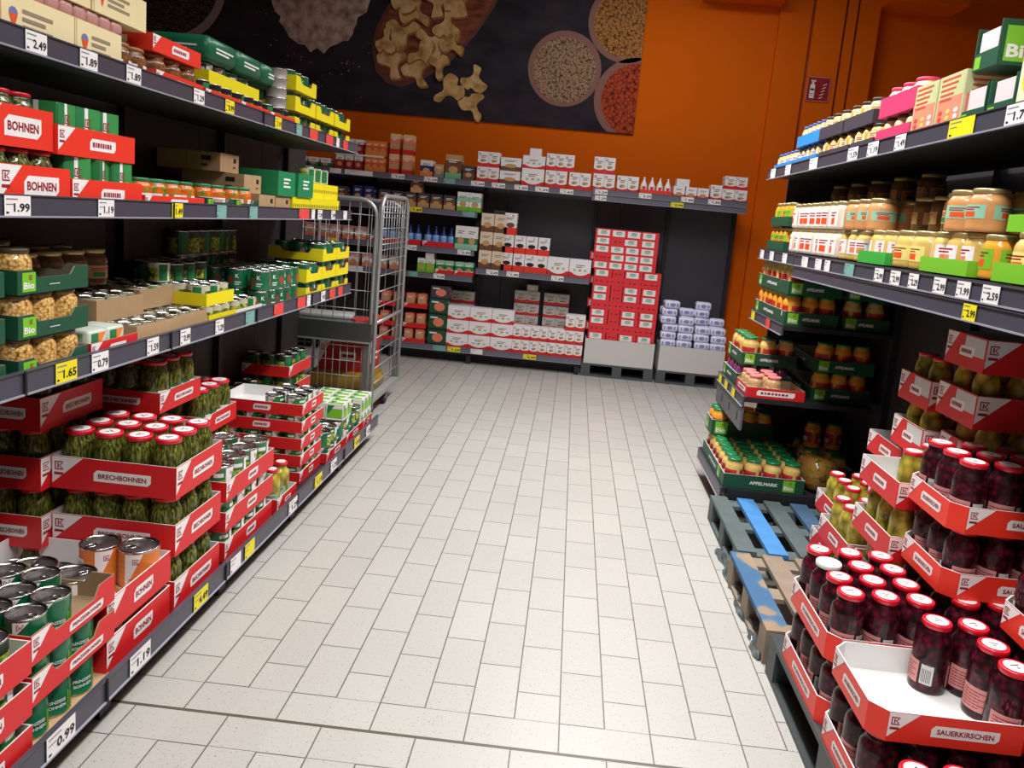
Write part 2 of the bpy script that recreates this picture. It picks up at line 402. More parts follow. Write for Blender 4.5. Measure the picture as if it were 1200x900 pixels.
J_bean = jar('preserve_jar', .052, .20, BEAN, LIDRED, lab_bean)
J_cher = jar('preserve_jar', .0515, .211, CHERRY, LIDRED, lab_cherry, lidr=.80, neck=.74)
J_cherw = jar('preserve_jar', .0515, .211, CHERRY, LIDWH, lab_cherry, lidprint=False, lidr=.82, neck=.74)
J_olive = jar('preserve_jar', .043, .195, OLIVE, LIDRED, None, lidr=.84)
J_slim = jar('preserve_jar', .042, .195, OLIVE, LIDRED, lab_small(MINT, WHITE, .08, .4), neck=.6, lidr=.72)
J_apf = jar('apple_sauce_jar', .052, .165, APPLE, LIDGR, lab_small(C('red label', 190, 50, 40), WHITE, .2, .62), lidprint=False)
J_apf2 = jar('apple_sauce_jar', .052, .165, APRI, LIDGR, lab_small(C('red label', 190, 50, 40), WHITE, .2, .62), lidprint=False)
J_chick = jar('chickpea_jar', .049, .122, CHICK, LIDDK, None, lidprint=False, neck=.8)
J_pale = jar('fruit_jar', .05, .135, APPLE, LIDGO, lab_small(WHITE, SALM, .2, .68), lidprint=False)
J_white = jar('fruit_jar', .046, .135, C('milky puree', 226, 206, 180, coat=1), LIDGO, lab_small(WHITE, ORR, .1, .72), lidprint=False)
J_or = jar('fruit_jar', .048, .135, APRI, LIDGO, lab_small(LGREEN, ORR, .22, .68), lidprint=False)
J_big = jar('fruit_jar', .062, .14, APPLE, LIDGO, lab_small(C('yellow label', 236, 222, 130), ORR, .2, .6), lidprint=False)
J_bigb = jar('fruit_jar', .062, .135, ramp_mat('peach puree', 'noise', 10, [(.3, (206, 140, 84)), (.7, (222, 160, 104))], bump=0), LIDGO, lab_small(MINT, ORR, .3, .62), lidprint=False)
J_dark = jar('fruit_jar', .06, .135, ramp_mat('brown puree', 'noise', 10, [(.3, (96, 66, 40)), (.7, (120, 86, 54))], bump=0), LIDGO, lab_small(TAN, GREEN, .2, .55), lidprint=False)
J_carr = jar('vegetable_jar', .05, .105, CARR, LIDGR, lab_small(WHITE, GREEN, .1, .5), lidprint=False)
J_blue = jar('small_sweet_jar', .038, .11, C('honey', 236, 190, 90, coat=1), LIDBL, lab_small(WHITE, BLUE, .3, .7), lidprint=False)
J_gold = jar('small_sweet_jar', .046, .11, C('honey dark', 214, 160, 60, coat=1), LIDDK, lab_small(CREAM, ORR, .25, .7), lidprint=False)
J_pink = jar('small_sweet_jar', .05, .115, C('cream spread', 236, 214, 160, coat=1), LIDPK, lab_small(CREAM, PINK, .25, .7), lidprint=False)
J_purp = jar('fruit_jar', .046, .13, C('berry puree', 120, 50, 90, coat=1), LIDDK, lab_small(C('purple label', 150, 90, 170), WHITE), lidprint=False)
J_lent = jar('lentil_jar', .055, .11, BROWNJ, C('brown lid', 150, 100, 60), lab_small(WHITE, ORR, .0, .5), lidprint=False)
C_green = can('bean_can', .0495, .114, TEAL, deco_green)
C_green2 = can('food_can', .059, .138, C('green can label', 50, 120, 70, rough=.3, coat=.3), deco_mix)
C_short = can('pea_can', .05, .088, C('green can label two', 36, 130, 50, rough=.3, coat=.3), deco_mix, pull=False)
C_or = can('bean_can', .064, .158, OR, deco_orange)
C_veg = can('vegetable_can', .045, .085, C('cream can label', 224, 220, 190, rough=.35), deco_veg, lidm=C('light tin lid', 168, 166, 150, rough=.45, metal=.4))
C_bowl = can('food_can', .05, .10, TEAL, deco_beanbowl, lidm=TIN, pull=False)
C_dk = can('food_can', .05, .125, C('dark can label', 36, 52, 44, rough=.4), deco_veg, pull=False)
C_grey = can('food_can', .05, .047, C('grey can label', 150, 140, 134, rough=.4), None, lidm=TIN, pull=False)
C_gpack = can('pea_can', .052, .085, C('mid green can label', 20, 110, 66, rough=.35), deco_mix, lidm=TIN, pull=False)

C_g3 = can('food_can', .059, .123, C('green can label', 50, 120, 70, rough=.3, coat=.3), deco_mix, pull=False)
# ------------------------------------------------------------------ trays and boxes
def tray(w_, d, h, outer=RED, inner=GREYW, text=None, sides='FR', cut=0, notch=0, tri=True, banner=WHITE, ink=DRED, bh=.3, small=None, badge=None, t=.004):
    """open cardboard tray, origin at the middle of its bottom; sides F (facing -Y), R (+X), L (-X)"""
    b = MB(); x, y = w_/2, d/2; c = cut
    if c: out = [(-x+c, -y), (x-c, -y), (x, -y+c), (x, y-c), (x-c, y), (-x+c, y), (-x, y-c), (-x, -y+c)]
    else: out = [(-x, -y), (x, -y), (x, y), (-x, y)]
    inn = [(px*(1-t/x), py*(1-t/y)) for px, py in out]
    n = len(out)
    for i in range(n):
        (ax, ay), (bx, by) = out[i], out[(i+1) % n]; (cx, cy_), (dx, dy) = inn[i], inn[(i+1) % n]
        L = math.hypot(bx-ax, by-ay)
        hs = [(0, h), (1, h)]
        if notch and L > .15: hs = [(0, h), (.2, h), (.27, h*(1-notch)), (.73, h*(1-notch)), (.8, h), (1, h)]
        for (s0, h0), (s1, h1) in zip(hs, hs[1:]):
            o0 = (ax+(bx-ax)*s0, ay+(by-ay)*s0); o1 = (ax+(bx-ax)*s1, ay+(by-ay)*s1)
            i0 = (cx+(dx-cx)*s0, cy_+(dy-cy_)*s0); i1 = (cx+(dx-cx)*s1, cy_+(dy-cy_)*s1)
            b.add([(*o0, 0), (*o1, 0), (*o1, h1), (*o0, h0)], [(0, 1, 2, 3)], outer)
            b.add([(*i0, 0), (*i1, 0), (*i1, h1), (*i0, h0)], [(3, 2, 1, 0)], inner)
            b.add([(*o0, h0), (*o1, h1), (*i1, h1), (*i0, h0)], [(0, 1, 2, 3)], inner)
    b.add([(*p, 0) for p in out], [tuple(range(n-1, -1, -1))], outer)
    b.add([(*p, t) for p in inn], [tuple(range(n))], inner)
    parts = [('tray_body', b)]
    for s in sides:
        if s == 'F': f = Fr((-x+c, -y, 0), (1, 0, 0), (0, 0, 1)); L = w_-2*c
        elif s == 'R': f = Fr((x, -y+c, 0), (0, 1, 0), (0, 0, 1)); L = d-2*c
        else: f = Fr((-x, y-c, 0), (0, -1, 0), (0, 0, 1)); L = d-2*c
        if tri:
            tw = min(.3*L, h*.95)
            tm = MB(); f.poly(tm, [(0.002, h*.98), (.002, h*.15), (tw, h*.98)] , WHITE); kmark(f, tm, h*.1, h*.58, h*.26); f.rect(tm, h*.08, h*.36, h*.42, h*.5, DRED, .0012)
            parts.append(('corner_mark', tm))
        if text:
            hh = h*(1-notch) if notch else h
            bw = L*.48 if not small else L*small; a0 = L*.5-bw*.35 if tri else L*.5-bw*.5; b0 = hh*.5-hh*bh/2; b1 = hh*.5+hh*bh/2
            if notch and tri: a0 = L*.42
            q = MB(); k = (b1-b0)*.3
            f.poly(q, [(a0, b0), (a0+bw-k, b0), (a0+bw, b0+k), (a0+bw, b1), (a0+k, b1), (a0, b1-k)], banner)
            if text == '~':     # print too small to read in the photograph
                x_ = a0+bw*.1
                for wd in (.07, .05, .08, .06, .07, .05, .08, .06):
                    f.rect(q, x_, x_+bw*wd, b0+(b1-b0)*.3, b0+(b1-b0)*.7, ink, .0012); x_ += bw*(wd+.028)
            else: f.text(q, text, a0+bw/2, b0+(b1-b0)*.27, (b1-b0)*.46, ink, .0012, width=bw*.84, align='C')
            parts.append(('name_banner', q))
        if badge:
            q = MB(); badge(f, q, L, h); parts.append(('badge', q))
    return Spec('cardboard_tray', parts, size=(w_, d, h))
def bio_badge(f, q, L, h, a=.06):
    a0 = L*a; s = min(h*.8, .09)
    f.rect(q, a0, a0+s, h*.1, h*.1+s, LGREEN); f.text(q, 'Bio', a0+s*.08, h*.1+s*.14, s*.36, WHITE, .0012, width=s*.8)
    kmark(f, q, a0+s*.5, h*.1+s*.62, s*.24, DRED)
def bio_badge_r(f, q, L, h): bio_badge(f, q, L, h, .74)
def carton(name, w_, d, h, base, deco=None, sides='F', soft=0):
    b = MB()
    if soft: b.rbox(-w_/2, w_/2, -d/2, d/2, 0, h, base, soft)
    else: b.box(-w_/2, w_/2, -d/2, d/2, 0, h, base)
    if deco:
        for s in sides:
            if s == 'F': deco(Fr((-w_/2, -d/2, 0), (1, 0, 0), (0, 0, 1)), b, w_, h)
            elif s == 'R': deco(Fr((w_/2, -d/2, 0), (0, 1, 0), (0, 0, 1)), b, d, h)
            elif s == 'L': deco(Fr((-w_/2, d/2, 0), (0, -1, 0), (0, 0, 1)), b, d, h)
    return Spec(name, mesh=b, size=(w_, d, h))
def d_rice(f, b, w_, h):
    n = max(1, round(w_/h/.8))
    n = 2 if w_ > h*1.15 else 1
    for i in range(n):
        a = w_*i/n; q = w_/n
        f.poly(b, [(a, 0), (a+q, 0), (a+q, h*.3), (a+q*.75, h*.24), (a+q*.5, h*.22), (a+q*.25, h*.24), (a, h*.3)], RED)
        kmark(f, b, a+q*.1, h*.76, h*.13); scribble(f, b, a+q*.3, h*.6, q*.5, h*.2, GINK, 2)
        f.poly(b, [(a+q*(.5+.28*math.cos(k*.63)), h*(.42+.09*math.sin(k*.63))) for k in range(10)], TAN)
        f.rect(b, a+q*.3, a+q*.5, h*.33, h*.4, GREEN, .0012)
        if i: f.rect(b, a-.0015, a+.0015, 0, h, GINK, .0014)
def d_oval(f, b, w_, h):
    f.rect(b, 0, w_, 0, h*.28, RED)
    f.poly(b, [(w_*(.5+.48*math.cos(k*math.pi/10)), h*(.5+.4*math.sin(k*math.pi/10))) for k in range(20)], WHITE, .001)
    for i in (0, 1, 2): f.poly(b, [(w_*(.25+.25*i+.08*math.cos(k)), h*(.4+.08*math.sin(k))) for k in range(6)], TAN if i % 2 else MINT, .0014)
    scribble(f, b, w_*.3, h*.55, w_*.4, h*.2, GINK, 2, .0014)
def d_logo(f, b, w_, h):      # cream outer carton with lozenge emblem
    a = w_*.12
    f.rect(b, w_*.02, w_*.03, 0, h, TAN); q = h*.3; cx = a+q*.45
    f.poly(b, [(cx+q*.48*math.cos(k*math.pi/5), h*.58+q*.42*math.sin(k*math.pi/5)) for k in range(10)], C('blue grey print', 112, 116, 168))
    f.poly(b, [(cx-q*.45, h*.55), (cx, h*.2), (cx+q*.45, h*.55)], ORR, .001)
    scribble(f, b, a+q*1.4, h*.3, w_*.4, h*.5, C('taupe ink', 150, 132, 112), 3)
def d_bohnen(f, b, w_, h):
    f.poly(b, [(0, h*.4), (w_*.12, h), (0, h)], WHITE)
    f.poly(b, [(w_*.36, h*.3), (w_*.86, h*.3), (w_*.92, h*.4), (w_*.92, h*.74), (w_*.42, h*.74), (w_*.36, h*.62)], WHITE)
    f.text(b, 'BOHNEN', w_*.64, h*.42, h*.18, DRED, .0012, width=w_*.44, align='C')
def d_k(f, b, w_, h):         # red box, small white banner
    f.poly(b, [(w_*.02, h*.2), (w_*.02, h), (w_*.25, h)], WHITE); kmark(f, b, w_*.05, h*.6, h*.2)
    f.rect(b, w_*.42, w_*.72, h*.35, h*.6, WHITE); scribble(f, b, w_*.45, h*.42, w_*.24, h*.2, DRED, 1)
def d_kwide(f, b, w_, h):
    d_k(f, b, w_, h); f.rect(b, w_*.82, w_, h*.45, h*.96, GREYW)
def d_kneutral(f, b, w_, h):
    for i in range(max(1, round(w_/.1))):
        q = .1; f.rect(b, i*q+.01, i*q+.06, h*.2, h*.7, WHITE); kmark(f, b, i*q+.02, h*.35, h*.2)
def d_pack(*cols):
    def g(f, b, w_, h):
        n = len(cols)
        for i, c in enumerate(cols):
            if c: f.rect(b, 0, w_, h*i/n, h*(i+1)/n, c)
        f.poly(b, [(w_*(.5+.3*math.cos(k*math.pi/4)), h*(.38+.16*math.sin(k*math.pi/4))) for k in range(8)], TAN, .001)
        scribble(f, b, w_*.2, h*.68, w_*.6, h*.16, GINK if cols[-1] is WHITE or cols[-1] is BEIGE else WHITE, 2, .001)
    return g
def d_dots(f, b, w_, h):
    for i in range(int(w_/.03)):
        f.rect(b, .008+i*.03, .018+i*.03, h*.4, h*.6, BLACK)
def d_plainline(f, b, w_, h): scribble(f, b, w_*.2, h*.35, w_*.6, h*.3, WHITE, 2)
def d_recyc(f, b, w_, h):
    f.rect(b, w_*.46, w_*.47, 0, h, BROWN2); f.rect(b, w_*.7, w_*.85, h*.55, h*.8, BLACK); f.rect(b, w_*.7, w_*.8, h*.25, h*.35, BLACK)

# ------------------------------------------------------------------ placing helpers
def row_fill(spec, x0, x1, y0, y1, nx, ny, z, side, desc, where, cat, group, which='all', jit=.002, rot=None, skip=()):
    """nx columns away from the aisle (side +1: aisle at +x, -1: aisle at -x), ny rows away from the camera"""
    for iy in range(ny):
        for ix in range(nx):
            if which == 'perim' and ix > 0 and iy > 0: continue
            if which == 'front' and iy > 0: continue
            if which == 'side' and ix > 0: continue
            if (ix, iy) in skip: continue
            tx = (ix+.5)/nx; px = x1-(x1-x0)*tx if side > 0 else x0+(x1-x0)*tx
            py = y0+(y1-y0)*(iy+.5)/ny
            rz = R.uniform(0, 6.28) if rot is None else rot+R.uniform(-.25, .25)
            pos = ('nearest row' if iy == 0 else ORD[iy]+' row')+', '+('aisle side' if ix == 0 else ORD[ix]+' from aisle')
            put(spec, (px+R.uniform(-jit, jit), py+R.uniform(-jit, jit), z), f'{desc} in {where}, {pos}', cat, group, rz)
def line(spec, axis, a0, a1, n, fixed, z, desc, where, cat, group, rz=0, jit=.001, names=None, first='left'):
    for i in range(n):
        p = a0+(a1-a0)*(i+.5)/n
        loc = (p, fixed, z) if axis == 'x' else (fixed, p, z)
        l = f'{desc}, {ORD[i]} from {first} {where}' if n > 1 else f'{desc} {where}'
        put(spec, (loc[0]+R.uniform(-jit, jit), loc[1]+R.uniform(-jit, jit), z), l, cat, group if n > 1 else None, rz)

# price rail: part of a shelf; tags are its sub-parts
def price_tag(f, a, text, color=WHITE, w_=.085, h=.055, b0=.006):
    q = MB(); f.rect(q, a, a+w_, b0, b0+h, color, .004)
    f.poly(q, [(a, b0), (a+w_, b0), (a+w_, b0), (a, b0)], color, .001)
    if text: f.text(q, text, a+w_*.96, b0+h*.2, h*.44, BLACK, .0046, width=w_*(.62 if len(text) > 3 else .5), align='R')
    f.rect(q, a+w_*.06, a+w_*.5, b0+h*.80, b0+h*.86, GINK, .0046); f.rect(q, a+w_*.06, a+w_*.34, b0+h*.55, b0+h*.6, GINK, .0046)
    f.rect(q, a+w_*.06, a+w_*.16, b0+h*.12, b0+h*.22, BLACK, .0046)
    return q
TAGC = {'w': WHITE, 'y': YEL, 'r': C('red tag', 232, 70, 60, rough=.5), 'g': C('teal tag', 120, 170, 160, rough=.5)}
TAGN = {'w': 'white price tag', 'y': 'yellow price tag', 'r': 'red price tag', 'g': 'teal printed tag'}
def shelf(face, pos, a0, a1, depth, z, label, tags, group=None, rail_h=.06, rail_z=None, seams=(), board=SHELF, double=False, rail_mat=RAIL, brackets=True):
    """face 'R': front edge at x=pos facing +x; 'L': facing -x; 'F': front edge at y=pos facing -y. a0..a1 the long way."""
    root = bpy.data.objects.new('display_shelf', None); COL.objects.link(root); mid = (a0+a1)/2
    root.location = (pos, mid, z) if face != 'F' else (mid, pos, z)
    tag(root, label, 'shelf', group)
    L = a1-a0; rz0 = (rail_z if rail_z is not None else z-.02)-z
    b = MB()
    if face == 'R': b.box(-depth, -.01, -L/2, L/2, -.028, 0, board)
    elif face == 'L': b.box(.01, depth, -L/2, L/2, -.028, 0, board)
    else: b.box(-L/2, L/2, .01, depth, -.028, 0, board)
    ob('shelf_board', b, root)
    if face == 'R': f = Fr((0, -L/2, rz0), (0, 1, 0), (0, 0, 1))
    elif face == 'L': f = Fr((0, L/2, rz0), (0, -1, 0), (0, 0, 1))
    else: f = Fr((-L/2, 0, rz0), (1, 0, 0), (0, 0, 1))
    def rail(h0, h1):
        q = MB()
        def bx(s0, s1, t0, t1, e0, e1, m):
            P = [f.P(s, t_, e) for e in (e0, e1) for s, t_ in ((s0, t0), (s1, t0), (s1, t1), (s0, t1))]
            q.add(P, [(3, 2, 1, 0), (4, 5, 6, 7), (0, 1, 5, 4), (1, 2, 6, 5), (2, 3, 7, 6), (3, 0, 4, 7)], m)
        bx(0, L, h0, h1, -.012, 0, rail_mat); bx(0, L, h0, h0+.005, 0, .006, RAILL); bx(0, L, h1-.004, h1, 0, .004, rail_mat)
        for sm in seams:
            s = sm-a0 if face != 'L' else a1-sm
            bx(s-.004, s+.004, h0, h1, 0, .0075, BLACK)
        return ob('price_rail', q, root)
    r1 = rail(0, rail_h)
    if double: rail(-.062, -.004)
    for tg in tags:
        s = (tg[0]-a0) if face != 'L' else (a1-tg[0]); low = len(tg) > 3 and tg[3]
        wd = tg[4] if len(tg) > 4 else .085
        o = ob('price_tag', price_tag(f, s-wd/2, tg[1], TAGC[tg[2]], w_=wd, h=rail_h-.008, b0=.004 if not low else -.058), r1)
        if tg[2] != 'w': o['label'] = TAGN[tg[2]]+(' reading '+tg[1] if tg[1] else '')
    return root

# ================================================================== room
def floor_mat():
    m = bpy.data.materials.new('speckled floor tiles'); m.use_nodes = True; nt = m.node_tree; b = nt.nodes['Principled BSDF']
    def M(op, a, b_=None, c=None):
        n = nt.nodes.new('ShaderNodeMath'); n.operation = op
        for i, x in enumerate((a, b_, c)):
            if x is None: continue
            if isinstance(x, (int, float)): n.inputs[i].default_value = x
            else: nt.links.new(x, n.inputs[i])
        return n.outputs[0]
    geo = nt.nodes.new('ShaderNodeNewGeometry'); sx = nt.nodes.new('ShaderNodeSeparateXYZ'); nt.links.new(geo.outputs['Position'], sx.inputs[0])
    W = .15006
    u = M('DIVIDE', M('SUBTRACT', sx.outputs[0], -.1958), W); v = M('DIVIDE', M('SUBTRACT', sx.outputs[1], 2.365), W)
    iu = M('FLOOR', u); par = M('MODULO', M('ADD', iu, 100), 2)
    # distance (in tile widths) to the nearest line of a unit grid / of a 2-unit grid
    def d1(x): return M('ABSOLUTE', M('SUBTRACT', M('FRACT', M('ADD', x, .5)), .5))
    def d2(x): return M('MULTIPLY', d1(M('DIVIDE', x, 2)), 2)
    dA = M('MINIMUM', d1(u), d2(M('ADD', v, par)))                    # running tiles along the aisle
    vb = M('ADD', v, 0)
    dv = d1(v)
    dB = M('MINIMUM', dv, d2(u))                                      # cross row
    dC = M('MINIMUM', dv, d2(M('ADD', u, 1)))                         # cross row below the joint
    isA = M('GREATER_THAN', v, 0); isB = M('MULTIPLY', M('GREATER_THAN', v, -1), M('SUBTRACT', 1, isA))
    isC = M('MULTIPLY', M('GREATER_THAN', v, -2), M('LESS_THAN', v, -1)); isD = M('LESS_THAN', v, -2)
    d = M('ADD', M('ADD', M('MULTIPLY', dA, M('ADD', isA, isD)), M('MULTIPLY', dB, isB)), M('MULTIPLY', dC, isC))
    line = M('SUBTRACT', 1, M('GREATER_THAN', d, .016))
    groove = M('LESS_THAN', M('ABSOLUTE', M('ADD', v, 1.0)), .045)
    # tile id
    idv = M('FLOOR', M('DIVIDE', M('ADD', v, par), 2)); cmb = nt.nodes.new('ShaderNodeCombineXYZ')
    nt.links.new(iu, cmb.inputs[0]); nt.links.new(idv, cmb.inputs[1])
    wn = nt.nodes.new('ShaderNodeTexWhiteNoise'); wn.noise_dimensions = '2D'; nt.links.new(cmb.outputs[0], wn.inputs['Vector'])
    no = nt.nodes.new('ShaderNodeTexNoise'); no.inputs['Scale'].default_value = 130; no.inputs['Detail'].default_value = 2; nt.links.new(geo.outputs['Position'], no.inputs['Vector'])
    r = nt.nodes.new('ShaderNodeValToRGB'); r.color_ramp.elements[0].position = .27; r.color_ramp.elements[0].color = (*s2l(132, 124, 114), 1)
    r.color_ramp.elements[1].position = .38; r.color_ramp.elements[1].color = (*s2l(178, 174, 166), 1); nt.links.new(no.outputs['Fac'], r.inputs[0])
    no2 = nt.nodes.new('ShaderNodeTexNoise'); no2.inputs['Scale'].default_value = 1.2; nt.links.new(geo.outputs['Position'], no2.inputs['Vector'])
    val = M('ADD', M('ADD', M('MULTIPLY', wn.outputs['Value'], .07), .93), M('MULTIPLY', M('SUBTRACT', no2.outputs['Fac'], .5), .12))
    mm = nt.nodes.new('ShaderNodeMix'); mm.data_type = 'RGBA'; mm.blend_type = 'MULTIPLY'; mm.inputs[0].default_value = 1
    nt.links.new(r.outputs[0], mm.inputs[6]); nt.links.new(val, mm.inputs[7])
    m2 = nt.nodes.new('ShaderNodeMix'); m2.data_type = 'RGBA'; nt.links.new(M('MULTIPLY', line, .85), m2.inputs[0]); nt.links.new(mm.outputs[2], m2.inputs[6]); m2.inputs[7].default_value = (*s2l(74, 68, 62), 1)
    m3 = nt.nodes.new('ShaderNodeMix'); m3.data_type = 'RGBA'; nt.links.new(groove, m3.inputs[0]); nt.links.new(m2.outputs[2], m3.inputs[6]); m3.inputs[7].default_value = (*s2l(88, 80, 68), 1)
    nt.links.new(m3.outputs[2], b.inputs['Base Color']); b.inputs['Roughness'].default_value = .38
    return m
fl = MB(); fl.add([(-6, -2, 0), (6, -2, 0), (6, 9.1, 0), (-6, 9.1, 0)], [(0, 1, 2, 3)], floor_mat()); struct('floor', fl)
ce = MB(); ce.box(-6, 6, -2, 9.1, 4.6, 4.7, C('ceiling', 120, 112, 104, rough=.9)); struct('ceiling', ce)
wb = MB(); wb.box(-6, 6, 8.93, 9.1, 0, 4.6, ORANGE_W); struct('wall_back', wb)
wl = MB(); wl.box(-6.1, -6, -2, 9.1, 0, 4.6, ORANGE_W); struct('wall_left', wl)
wr = MB(); wr.box(6, 6.1, -2, 9.1, 0, 4.6, ORANGE_W); struct('wall_right', wr)
wf = MB(); wf.box(-6.1, 6.1, -2.1, -2, 0, 4.6, C('rear wall', 150, 140, 130, rough=.8)); struct('wall_front', wf)
# panelled pillar with vertical joints, and the beams on top of the wall
pl = MB()
for a, b_ in ((1.93, 2.26), (2.27, 2.575), (2.60, 2.695), (2.72, 2.93)):
    pl.box(a, b_, 8.76 if a > 2.2 else 8.86, 8.93, 0, 4.6, ORANGE_W)
pl.box(2.262, 2.92, 8.80, 8.93, 0, 4.6, ORANGE_D)
p_ = struct('trim_1', pl)
bm_ = MB(); bm_.box(1.1, 1.93, 8.6, 8.93, 4.09, 4.25, ORANGE_W); struct('trim_2', bm_)
bm_ = MB(); bm_.box(2.93, 3.7, 8.5, 8.93, 4.12, 4.3, ORANGE_W); struct('trim_3', bm_)
for i, (x, y, z, sx_, sy_, pw, spd) in enumerate(LIGHTS):
    l = bpy.data.lights.new('strip_and_fill_light', 'AREA'); l.shape = 'RECTANGLE'; l.size = sx_; l.size_y = sy_; l.energy = pw
    l.color = (.985, .99, 1); l.spread = math.radians(spd)
    lo = bpy.data.objects.new('strip_and_fill_lamp', l); COL.objects.link(lo); lo.location = (x, y, z-.012)  # the last three are added fill lamps, not fixtures of the shop

# ------------------------------------------------------------------ mural print on the back wall
MU = bpy.data.objects.new('wall_mural', None); COL.objects.link(MU); MU.location = (-2.2, 8.93, 2.64)
tag(MU, 'wide dark mural of bowls, flour and mushrooms on the orange wall', 'mural')
def mobj(name, polys, e, label=None, th=.004):
    b = MB()
    for pts, m in polys:
        n = len(pts); y = -e
        P = [(x+2.2, y, z-2.64) for x, z in pts]; Q = [(x+2.2, y+th, z-2.64) for x, z in pts]
        ar = sum(pts[i][0]*pts[(i+1) % n][1]-pts[(i+1) % n][0]*pts[i][1] for i in range(n))
        if ar < 0: P.reverse(); Q.reverse()
        b.add(P+Q, [tuple(range(n))]+[(n+i, n+(i+1) % n, (i+1) % n, i) for i in range(n)], m)
        e += .0008
    return ob(name, b, MU, label=label)
def clipx(pts, xm):
    out = []
    for i, (x, z) in enumerate(pts):
        px, pz = pts[i-1]
        if (x <= xm) != (px <= xm):
            t = (xm-px)/(x-px); out.append((xm, pz+(z-pz)*t))
        if x <= xm: out.append((x, z))
    return out
def clipz(pts, zm):
    return [(x, max(z, zm)) for x, z in pts]
def disc(cx, cz, r, n=40, rz=None): return [(cx+r*math.cos(2*math.pi*i/n), cz+(rz or r)*math.sin(2*math.pi*i/n)) for i in range(n)]
mobj('mural_board', [([(-5.6, 2.64), (.52, 2.64), (.52, 4.35), (-5.6, 4.35)], SLATE)], .02, th=.02)
mobj('bowl_print', [(disc(-.30, 3.27, .40), CLAYP), (disc(-.30, 3.26, .345), LENT)], .024, 'bowl of pale lentils')
mobj('bowl_print', [(clipx(disc(.33, 3.80, .42), .52), CLAYP), (clipx(disc(.34, 3.80, .37), .52), GRAIN)], .024, 'bowl of grains')
mobj('bowl_print', [(clipz(clipx(disc(.50, 3.0, .45), .52), 2.645), CLAYP), (clipz(clipx(disc(.52, 3.0, .39), .52), 2.645), REDL)], .024, 'bowl of red lentils')
mobj('bowl_print', [(disc(-4.75, 3.85, .66), C('pale bowl rim', 150, 132, 128, rough=.7)), (disc(-4.77, 3.87, .60), SEEDS)], .024, 'bowl of dark seeds')
wo = [(-2.44, 3.33), (-2.40, 3.55), (-2.28, 3.79), (-2.12, 4.05), (-1.9, 4.25), (-1.3, 4.3), (-1.0, 4.15), (-1.12, 3.85), (-1.30, 3.55), (-1.55, 3.25), (-1.81, 3.06), (-2.08, 2.93), (-2.25, 2.96), (-2.38, 3.08)]
mobj('wooden_tray_print', [(wo, C('wood rim print', 96, 52, 40, rough=.7)), ([(-1.75+(x+1.75)*.92, 3.6+(z-3.6)*.92) for x, z in wo], WOODP)], .024)
def mush(cx, cz, s, a):
    ca, sa = math.cos(a), math.sin(a)
    k = [(-.5, .1), (-.42, .38), (-.15, .5), (.05, .38), (.2, .5), (.45, .36), (.5, .1), (.25, .0), (.14, -.2), (.2, -.5), (.0, -.58), (-.12, -.48), (-.1, -.15), (-.3, -.02)]
    k = [(x*(1+R.uniform(-.15, .15)), z*(1+R.uniform(-.15, .15))) for x, z in k]
    n = len(k); q = []
    for i in range(n):
        p0, p1, p2, p3 = k[i-1], k[i], k[(i+1) % n], k[(i+2) % n]
        for t in (0, .25, .5, .75):
            q.append(tuple(.5*((2*p1[d])+(-p0[d]+p2[d])*t+(2*p0[d]-5*p1[d]+4*p2[d]-p3[d])*t*t+(-p0[d]+3*p1[d]-3*p2[d]+p3[d])*t**3) for d in (0, 1)))
    return [(cx+s*(x*ca-z*sa), cz+s*(x*sa+z*ca)) for x, z in q]
MUSHD = C('mushroom shade print', 150, 100, 52, rough=.8)
pos = [(-2.2, 3.18, .34, .2), (-1.93, 3.1, .3, .5), (-2.1, 3.5, .33, 2), (-1.78, 3.42, .36, 4), (-1.98, 3.72, .32, 1), (-1.62, 3.62, .3, 3), (-1.88, 3.3, .28, 5), (-1.75, 3.88, .36, 0), (-1.5, 3.86, .3, 2.4),
       (-2.1, 3.86, .28, 2.8), (-1.45, 4.05, .3, 1.2), (-1.9, 4.08, .34, 4.4), (-1.2, 4.08, .24, .4), (-1.56, 3.42, .26, 1), (-2.28, 3.4, .24, 3), (-1.68, 3.2, .24, 0)]
pp = []
for x, z, s, a in pos:
    q = mush(x, z, s, a); pp.append(([(x+(X-x)*1.05+.012, z+(Z-z)*1.05-.014) for X, Z in q], MUSHD)); pp.append((q, MUSH))
mobj('mushroom_heap_print', pp, .029)
for x, z, s, a in ((-1.56, 2.94, .30, -.9), (-1.27, 3.08, .28, 2.9), (-1.28, 2.79, .28, .5)): mobj('mushroom_print', [(mush(x, z, s, a), MUSH)], .027)
fp = [(-3.05+(.52+.05*math.sin(3*t)+R.uniform(-.04, .04))*math.cos(t), 3.75+(.5+R.uniform(-.04, .04))*math.sin(t)) for t in [i*math.pi/24 for i in range(48)]]
mobj('flour_heap_print', [(fp, FLOUR)], .025)
dust = []
for i in range(90):
    a = R.uniform(0, 6.28); rr = .5+abs(R.gauss(0, .16)); x, z = -2.95+rr*math.cos(a)*1.1, 3.6+rr*math.sin(a)
    if 2.66 < z < 4.3 and x < -2.45: s = R.uniform(.004, .016); dust.append(([(x-s, z), (x, z-s*.8), (x+s, z+s*.3), (x, z+s)], C('flour dust print', 120, 104, 100, rough=.8)))
mobj('flour_dust_print', dust, .0245)
